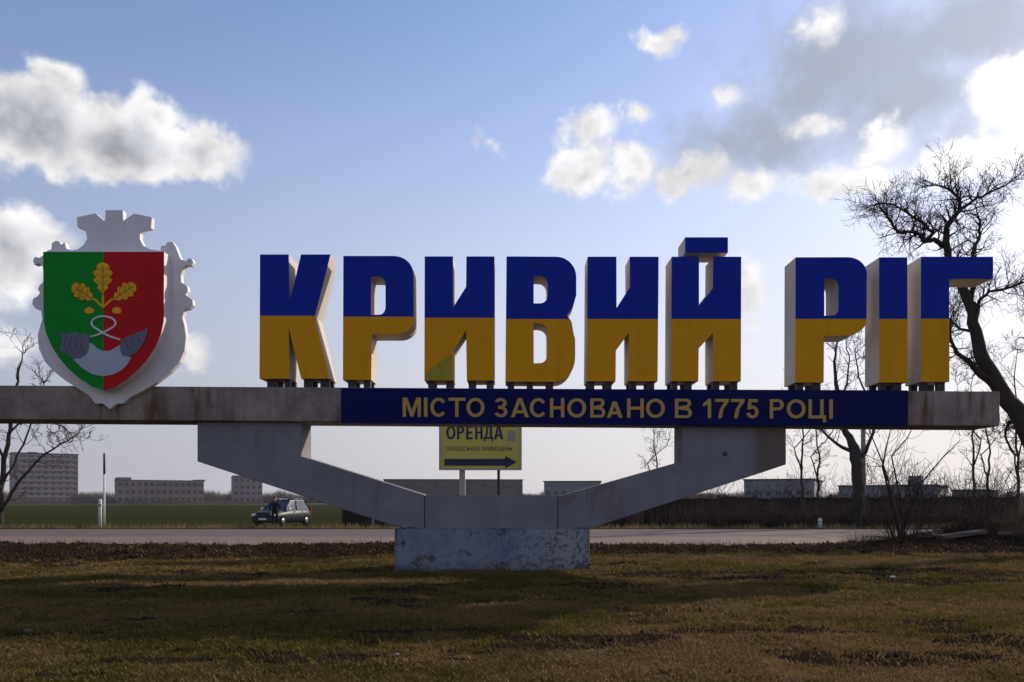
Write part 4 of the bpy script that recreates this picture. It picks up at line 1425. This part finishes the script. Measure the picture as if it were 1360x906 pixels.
def make_person(loc, yaw, h, label):
    t = thing('person', loc, label, 'person')
    s = h / 1.75
    J = {}
    V, E, Rd = [], [], []

    def chain(names_pts, start=None):
        prev = start
        for (nm, p, r_) in names_pts:
            V.append(Vector(p) * s)
            Rd.append(r_ * s)
            i = len(V) - 1
            if nm:
                J[nm] = i
            if prev is not None:
                E.append((prev, i))
            prev = i
        return prev
    chain([('pelvis', (0, 0, .95), .15)])
    chain([('waist', (0, .01, 1.10), .135), ('chest', (0, 0, 1.30), .165), ('neck0', (0, .01, 1.46), .075), ('neck1', (0, 0, 1.52), .055), ('head0', (0, -.02, 1.58), .075), ('head1', (0, -.025, 1.66), .098), ('head2', (0, -.01, 1.72), .07)], J['pelvis'])
    chain([('nose', (0, -.118, 1.635), .014)], J['head1'])
    for sd in (-1, 1):
        chain([(None, (sd * .10, 0, .86), .105), (None, (sd * .12, -.01, .50), .07), (None, (sd * .12, .03, .28), .062), (None, (sd * .13, .03, .09), .045), (None, (sd * .14, -.05, .045), .045), (None, (sd * .15, -.16, .035), .035)], J['pelvis'])
        el = (sd * .30, .03, 1.14)
        wr = (sd * .27, -.14, .93)
        w = chain([(None, (sd * .17, 0, 1.40), .075), (None, el, .05), (None, wr, .03)], J['chest'])
        pm = chain([(None, (sd * .265, -.18, .87), .034)], w)
        for q in range(4):
            off = (q - 1.5) * .019
            chain([(None, (sd * (.265), -.195 + off, .82), .0095), (None, (sd * .25, -.20 + off, .775 + abs(q - 1) * .006), .008)], pm)
        chain([(None, (sd * .245, -.225, .86), .010), (None, (sd * .235, -.235, .83), .008)], pm)
        chain([(None, (sd * .095, 0.0, 1.63), .018)], J['head1'])
    me = bpy.data.meshes.new('body')
    me.from_pydata(V, E, [])
    ob = bpy.data.objects.new('body', me)
    link(ob)
    md = ob.modifiers.new('skin', 'SKIN')
    md.use_smooth_shade = True
    sv = me.skin_vertices[0].data
    for i, r_ in enumerate(Rd):
        sv[i].radius = (r_, r_ * (0.72 if V[i].z > 0.9 * s and V[i].z < 1.45 * s and abs(V[i].x) < .05 else 1.0))
        sv[i].use_root = (i == 0)
    ob.modifiers.new('sub', 'SUBSURF').levels = 2
    dg = bpy.context.evaluated_depsgraph_get()
    m2 = bpy.data.meshes.new_from_object(ob.evaluated_get(dg))
    bpy.data.objects.remove(ob)
    m2.name = 'body'
    m2.materials.clear()
    for q in (plain('jacket_cloth', (0.022, 0.018, 0.022), .85), plain('trouser_cloth', (0.016, 0.018, 0.028), .85), plain('skin', (0.36, 0.20, 0.14), .55), plain('shoe', (0.012, 0.011, 0.010), .6)):
        m2.materials.append(q)
    for p in m2.polygons:
        c = p.center / s
        hand = abs(c.x) > .20 and c.z < .94
        p.material_index = 3 if c.z < .10 else (2 if (c.z > 1.50 or hand) else (1 if c.z < .93 else 0))
        p.use_smooth = True
    m2.transform(Matrix.Rotation(yaw, 4, 'Z'))
    o = bpy.data.objects.new('body', m2)
    o.parent = t
    link(o)
    # hair cap
    bm = bmesh.new()
    bmesh.ops.create_uvsphere(bm, u_segments=14, v_segments=9, radius=.118 * s)
    bmesh.ops.delete(bm, geom=[v for v in bm.verts if v.co.z < -.02 * s and v.co.y < .02 * s], context='VERTS')
    bmesh.ops.translate(bm, vec=(0, .0, 1.69 * s), verts=bm.verts[:])
    bmesh.ops.rotate(bm, cent=(0, 0, 0), matrix=Matrix.Rotation(yaw, 3, 'Z'), verts=bm.verts[:])
    mh = bpy.data.meshes.new('hair')
    bm.to_mesh(mh)
    bm.free()
    mh.materials.append(plain('hair_brown', (0.03, 0.02, 0.015), .7))
    ho = bpy.data.objects.new('hair', mh)
    ho.parent = t
    link(ho)
    return t


pp = at(365, 0, 49.0)
make_person((pp.x, 49.0, 0.02), rad(25), 1.78, 'person in dark jacket and trousers standing beside the parked car')

# ------------------------------------------------------------------ the town behind
M_WALLP = plain('panel_wall', (0.23, 0.175, 0.19), 0.85, 0.15, 0.2)
M_WALLB = plain('brick_wall', (0.22, 0.17, 0.145), 0.85, 0.15, 0.3)
M_WALLG = plain('warehouse_wall', (0.17, 0.165, 0.185), 0.7, 0.12, 0.3)
M_WALLD = plain('dark_wall', (0.13, 0.105, 0.10), 0.8, 0.15, 0.3)
M_BAND = plain('balcony_band', (0.30, 0.26, 0.25), 0.8, 0.1)
M_ROOFF = plain('bitumen_roof', (0.07, 0.065, 0.065), 0.9)
M_WIN = plain('far_window', (0.045, 0.05, 0.06), 0.15)

WIN_ME = {}


def window_mesh(w, h):
    key = (round(w, 2), round(h, 2))
    if key not in WIN_ME:
        me = bpy.data.meshes.new('window')
        v = box_v(-w / 2, w / 2, -0.06, 0.05, -h / 2, h / 2)
        me.from_pydata(v, [], BOXF)
        me.materials.append(M_WIN)
        WIN_ME[key] = me
    return WIN_ME[key]


def building(name, label, px0, px1, ytop, D, depth, wall, cols, rows, bands=False, extra=(), win=(1.4, 1.4), cat='building', turn=0.0):
    x0, x1 = at(px0, 0, D).x, at(px1, 0, D).x
    h = at(0, ytop, D).z
    t = thing(name, ((x0 + x1) / 2, D + depth / 2, 0), label, cat)
    w_ = box('wall', x0, x1, D, D + depth, -1, h, wall, t)
    rf = box('roof', x0 - .3, x1 + .3, D - .3, D + depth + .3, h, h + max(.3, h * .02), M_ROOFF, t)
    for (a, b, y0, dd) in extra:
        xa, xb = at(a, 0, D).x, at(b, 0, D).x
        box('roof_block', xa, xb, D + .4, D + min(depth, dd), h - .1, at(0, y0, D).z, wall, rf)
    dx, dz = (x1 - x0) / cols, (h - .6) / rows
    for r_ in range(rows):
        for c_ in range(cols):
            o = bpy.data.objects.new('window', window_mesh(*win))
            o.parent = t
            o.location = (x0 + (c_ + .5) * dx - t.location.x, D - t.location.y, .5 + (r_ + .5) * dz)
            link(o)
        if bands:
            box('balcony', x0 + dx * .6, x1 - dx * .6, D - .9, D - .002, .5 + r_ * dz - .05, .5 + r_ * dz + dz * .32, M_BAND, t)
    t.rotation_euler.z = math.atan2(-t.location.x, D) * 1.25
    return t


building('apartment_block', 'tall pale panel apartment block on the skyline behind the slender tree', 11, 88, 603, 480, 14, M_WALLP, 9, 9, True, [(30, 40, 600.5, 8)], (1.7, 1.5))
building('long_building', 'long low brick building with a raised block at each end, far across the field', 149, 256, 638.5, 400, 16, M_WALLB, 14, 3, False, [(149, 166, 634.5, 15), (246, 258, 636.5, 15)], (1.6, 1.6))
building('tower_block', 'narrow stepped grey block on the skyline behind the left arm', 303, 340, 634, 430, 15, M_WALLP, 5, 4, False, [(303, 317, 631.5, 12)], (1.5, 1.5))
building('long_building', 'dark flat-roofed factory hall seen between the arm and the billboard', 506, 690, 637.5, 330, 30, M_WALLD, 20, 2, False, (), (1.8, 1.5))
building('warehouse', 'low grey shed seen over the middle block right of the billboard', 727, 802, 640, 260, 22, M_WALLG, 7, 1, False, (), (1.6, 1.2))
building('warehouse', 'light blue-grey warehouse between the right arm and the dead tree', 1022, 1112, 637.5, 190, 26, M_WALLG, 7, 1, False, (), (1.2, 1.0))
building('warehouse', 'long grey warehouse with a dark stair block on its roof', 1160, 1282, 645.5, 200, 26, M_WALLG, 9, 1, False, [(1247, 1263, 632, 6)], (1.2, 1.0))
building('warehouse', 'small grey shed at the end of the dark fence', 1305, 1345, 652, 170, 16, M_WALLG, 3, 1, False, (), (1.0, .9))


# far tree belts: masses of bare twigs
def far_trees(name, label, segs, D, seed, m, hgt, n):
    rs = np.random.RandomState(seed)
    xs = np.concatenate([rs.uniform(at(a, 0, D).x, at(b, 0, D).x, int(n * (b - a))) for (a, b) in segs])
    k = len(xs)
    ys = D + rs.uniform(0, 18, k)
    crown = hgt * (0.45 + 0.75 * fbm(xs * 0.16 + seed, xs * 0.02, 3)) * rs.uniform(.35, 1.0, k) ** .6
    dx = rs.normal(0, .8, k)
    z0 = crown * rs.uniform(0, .55, k)
    z0[rs.rand(k) < .3] = -.2
    w = rs.uniform(.05, .16, k)
    V = np.zeros((k, 4, 3))
    V[:, 0] = np.stack([xs - w, ys, z0], 1)
    V[:, 1] = np.stack([xs + w, ys, z0], 1)
    V[:, 2] = np.stack([xs, ys + w, z0], 1)
    V[:, 3] = np.stack([xs + dx, ys, crown], 1)
    F = (np.arange(k) * 4)[:, None, None] + np.array([[0, 1, 3], [1, 2, 3], [2, 0, 3]])[None]
    o = np_obj(name, V.reshape(-1, 3), F.reshape(-1, 3), m)
    struct(o, 'stuff')
    tag(o, label, 'trees')


M_FART = plain('far_twigs', (0.085, 0.065, 0.060), 0.95, 0.3, 0.05)
far_trees('tree_belt', 'distant bare tree belt along the horizon beyond the field', [(-120, 12), (88, 150), (256, 520), (690, 735), (795, 1030), (1110, 1170), (1280, 1420)], 440, 2, M_FART, 8.5, 26)
far_trees('tree_belt', 'low bare thicket in front of the flat-roofed hall and sheds', [(500, 690), (690, 1000), (1110, 1165), (1280, 1360)], 150, 5, M_FART, 3.6, 26)
far_trees('tree_belt', 'thin line of scrub in front of the apartment block and brick building', [(-100, 340)], 390, 9, M_FART, 3.0, 12)

# ------------------------------------------------------------------ turf, clods and litter on the near lawn
def grass_fn(t):
    c = t.attr('tint')
    t.put(t.p.inputs['Base Color'], c)
    t.p.inputs['Roughness'].default_value = 0.8
    t.p.inputs['Specular IOR Level'].default_value = 0.15
    tr = t.n.new('ShaderNodeBsdfTranslucent')
    t.put(tr.inputs[0], c)
    mx = t.n.new('ShaderNodeMixShader')
    mx.inputs[0].default_value = 0.3
    t.l.new(t.p.outputs[0], mx.inputs[1])
    t.l.new(tr.outputs[0], mx.inputs[2])
    t.l.new(mx.outputs[0], t.out.inputs[0])


M_GRASS = mat('grass_blades', grass_fn)


def grass(n, seed):
    rs = np.random.RandomState(seed)
    D = np.exp(rs.uniform(np.log(5.0), np.log(28.6), n))
    x = rs.uniform(-1, 1, n) * (0.78 * D + 2.0)
    s = soil_mask(x, D)
    clump = fbm(x * 2.6 + 4, D * 2.6, 3)
    keep = (rs.rand(n) < (1 - 0.90 * sst(s, 0.3, 0.75)) * sst(clump, 0.18, 0.46) + 0.03)
    keep &= ~((x > p0.x) & (x < p1.x) & (D > D0 + .08) & (D < D0 + 1.5))
    x, D, clump = x[keep], D[keep], clump[keep]
    n = len(x)
    z = gh(x, D)
    gn_ = fbm(x * 0.3 + 50, D * 0.5, 4)
    n2 = fbm(x * 1.1 + 8, D * 1.6, 3)
    dry = sst(gn_ * 0.55 + n2 * 0.45 + rs.uniform(-.10, .10, n), 0.40, 0.60)
    far = D / 8.0
    h = (0.018 + 0.034 * rs.rand(n) ** 2 + 0.022 * sst(clump, .5, .75)) * (0.8 + 0.25 * far)
    w = 0.0022 * (0.7 + rs.rand(n)) * np.maximum(1.0, far * 1.2)
    a = rs.uniform(0, 2 * np.pi, n)
    lean = rs.uniform(.2, 1.4, n) * h
    ca, sa = np.cos(a), np.sin(a)
    V = np.zeros((n, 4, 3))
    V[:, 0] = np.stack([x - sa * w, D + ca * w, z - .01], 1)
    V[:, 1] = np.stack([x + sa * w, D - ca * w, z - .01], 1)
    V[:, 2] = np.stack([x + ca * lean * .4 + sa * w * .8, D + sa * lean * .4 - ca * w * .8, z + h * .62], 1)
    V[:, 3] = np.stack([x + ca * lean, D + sa * lean, z + h], 1)
    F = (np.arange(n) * 4)[:, None, None] + np.array([[0, 1, 2], [0, 2, 3]])[None]
    g1, g2 = np.array([0.058, 0.056, 0.010]), np.array([0.130, 0.096, 0.018])
    d1, d2 = np.array([0.135, 0.085, 0.030]), np.array([0.240, 0.155, 0.066])
    k = rs.rand(n, 1)
    col = (g1 + (g2 - g1) * k) * (1 - dry[:, None]) + (d1 + (d2 - d1) * k) * dry[:, None]
    tint = np.repeat(col, 4, 0)
    o = np_obj('grass', V.reshape(-1, 3), F.reshape(-1, 3), M_GRASS, tint)
    struct(o, 'stuff')
    tag(o, 'short matted winter grass covering the near lawn', 'grass')


grass(800000, 1)


def clods(n, seed):
    rs = np.random.RandomState(seed)
    x = rs.uniform(-28, 28, n)
    D = 5 + 24 * rs.rand(n)
    keep = soil_mask(x, D) > 0.55
    x, D = x[keep], D[keep]
    n = len(x)
    z = gh(x, D)
    oct_ = np.array([[1, 0, 0], [-1, 0, 0], [0, 1, 0], [0, -1, 0], [0, 0, 1], [0, 0, -1]], float)
    r_ = 0.006 + 0.030 * rs.rand(n) ** 4
    r_ = r_ * np.where(D > 21, 1.7, 1.0)
    V = oct_[None] * r_[:, None, None] * rs.uniform(.55, 1.25, (n, 6, 1)) + rs.normal(0, .15, (n, 6, 3)) * r_[:, None, None]
    V += np.stack([x, D, z + r_ * .25], 1)[:, None]
    F = np.array([[0, 2, 4], [2, 1, 4], [1, 3, 4], [3, 0, 4], [2, 0, 5], [1, 2, 5], [3, 1, 5], [0, 3, 5]])
    Fa = (np.arange(n) * 6)[:, None, None] + F[None]
    o = np_obj('soil_clods', V.reshape(-1, 3), Fa.reshape(-1, 3), plain('clod_earth', (0.030, 0.019, 0.0145), .95, .5, 9.0))
    struct(o, 'stuff')
    tag(o, 'dark clods of earth strewn over the bare patches', 'soil')


clods(110000, 4)

# litter and broken slabs
M_LIT = plain('litter_white', (0.34, 0.34, 0.34), 0.7)
for (px, py, sz, label) in ((1186, 768, .11, 'crumpled white scrap lying in the green grass'), (175, 739, .13, 'pale torn bag lying in the ploughed strip'), (262, 728, .11, 'small white litter scrap beside the shoulder'), (36, 838, .07, 'tiny white paper bit on the grass'), (528, 871, .05, 'small pale wrapper on the lawn before the base')):
    x, y = gpx(px, py)
    rng = random.Random(px)
    bm = bmesh.new()
    bmesh.ops.create_icosphere(bm, subdivisions=2, radius=sz / 2)
    for v in bm.verts:
        v.co = Vector((v.co.x * 1.3, v.co.y, v.co.z * .55)) * rng.uniform(.6, 1.15)
    me = bpy.data.meshes.new('litter_scrap')
    bm.to_mesh(me)
    bm.free()
    me.materials.append(M_LIT)
    o = bpy.data.objects.new('litter_scrap', me)
    o.location = (x, y, gh1(x, y) + sz * .22)
    link(o)
    tag(o, label, 'litter')
M_SLAB = plain('broken_concrete', (0.13, 0.105, 0.095), .9, .3, 5.0, bump=.4)
for i, (px, D, w, hh, rot, label) in enumerate(((1275, 27.0, 1.5, .14, .1, 'long broken concrete slab lying on the earth heap'), (1345, 26.9, .9, .16, -.3, 'short tilted concrete slab beside the weed clump'), (1235, 27.3, .6, .18, .5, 'chunk of broken concrete below the shrub'))):
    x = at(px, 0, D).x
    rng = random.Random(i)
    bm = bmesh.new()
    bmesh.ops.create_cube(bm, size=1)
    bmesh.ops.subdivide_edges(bm, edges=bm.edges[:], cuts=2, use_grid_fill=True)
    for v in bm.verts:
        v.co = Vector((v.co.x * w, v.co.y * .55, v.co.z * hh)) + Vector((rng.uniform(-1, 1) * .05, rng.uniform(-1, 1) * .05, rng.uniform(-1, 1) * .015))
    me = bpy.data.meshes.new('concrete_slab')
    bm.to_mesh(me)
    bm.free()
    me.materials.append(M_SLAB)
    o = bpy.data.objects.new('concrete_slab', me)
    o.location = (x, D, gh1(x, D) + hh * .3)
    o.rotation_euler = (rng.uniform(-.2, .1), rng.uniform(-.12, .12), rot)
    link(o)
    tag(o, label, 'rubble')

# ------------------------------------------------------------------ the air
HAZE = 0.00012
if HAZE:
    hz = box('haze', -2500, 2500, -120, 2600, -3.0, 40.0, None)
    hz.data.materials.clear()
    mh = bpy.data.materials.new('haze_air')
    mh.use_nodes = True
    nt = mh.node_tree
    nt.nodes.clear()
    pv = nt.nodes.new('ShaderNodeVolumePrincipled')
    pv.inputs['Color'].default_value = (0.92, 0.93, 0.97, 1)
    pv.inputs['Density'].default_value = HAZE
    pv.inputs['Anisotropy'].default_value = 0.1
    ou = nt.nodes.new('ShaderNodeOutputMaterial')
    nt.links.new(pv.outputs[0], ou.inputs['Volume'])
    hz.data.materials.append(mh)
    hz['kind'] = 'stuff'
    tag(hz, 'thin pale haze hanging over the plain', 'haze')
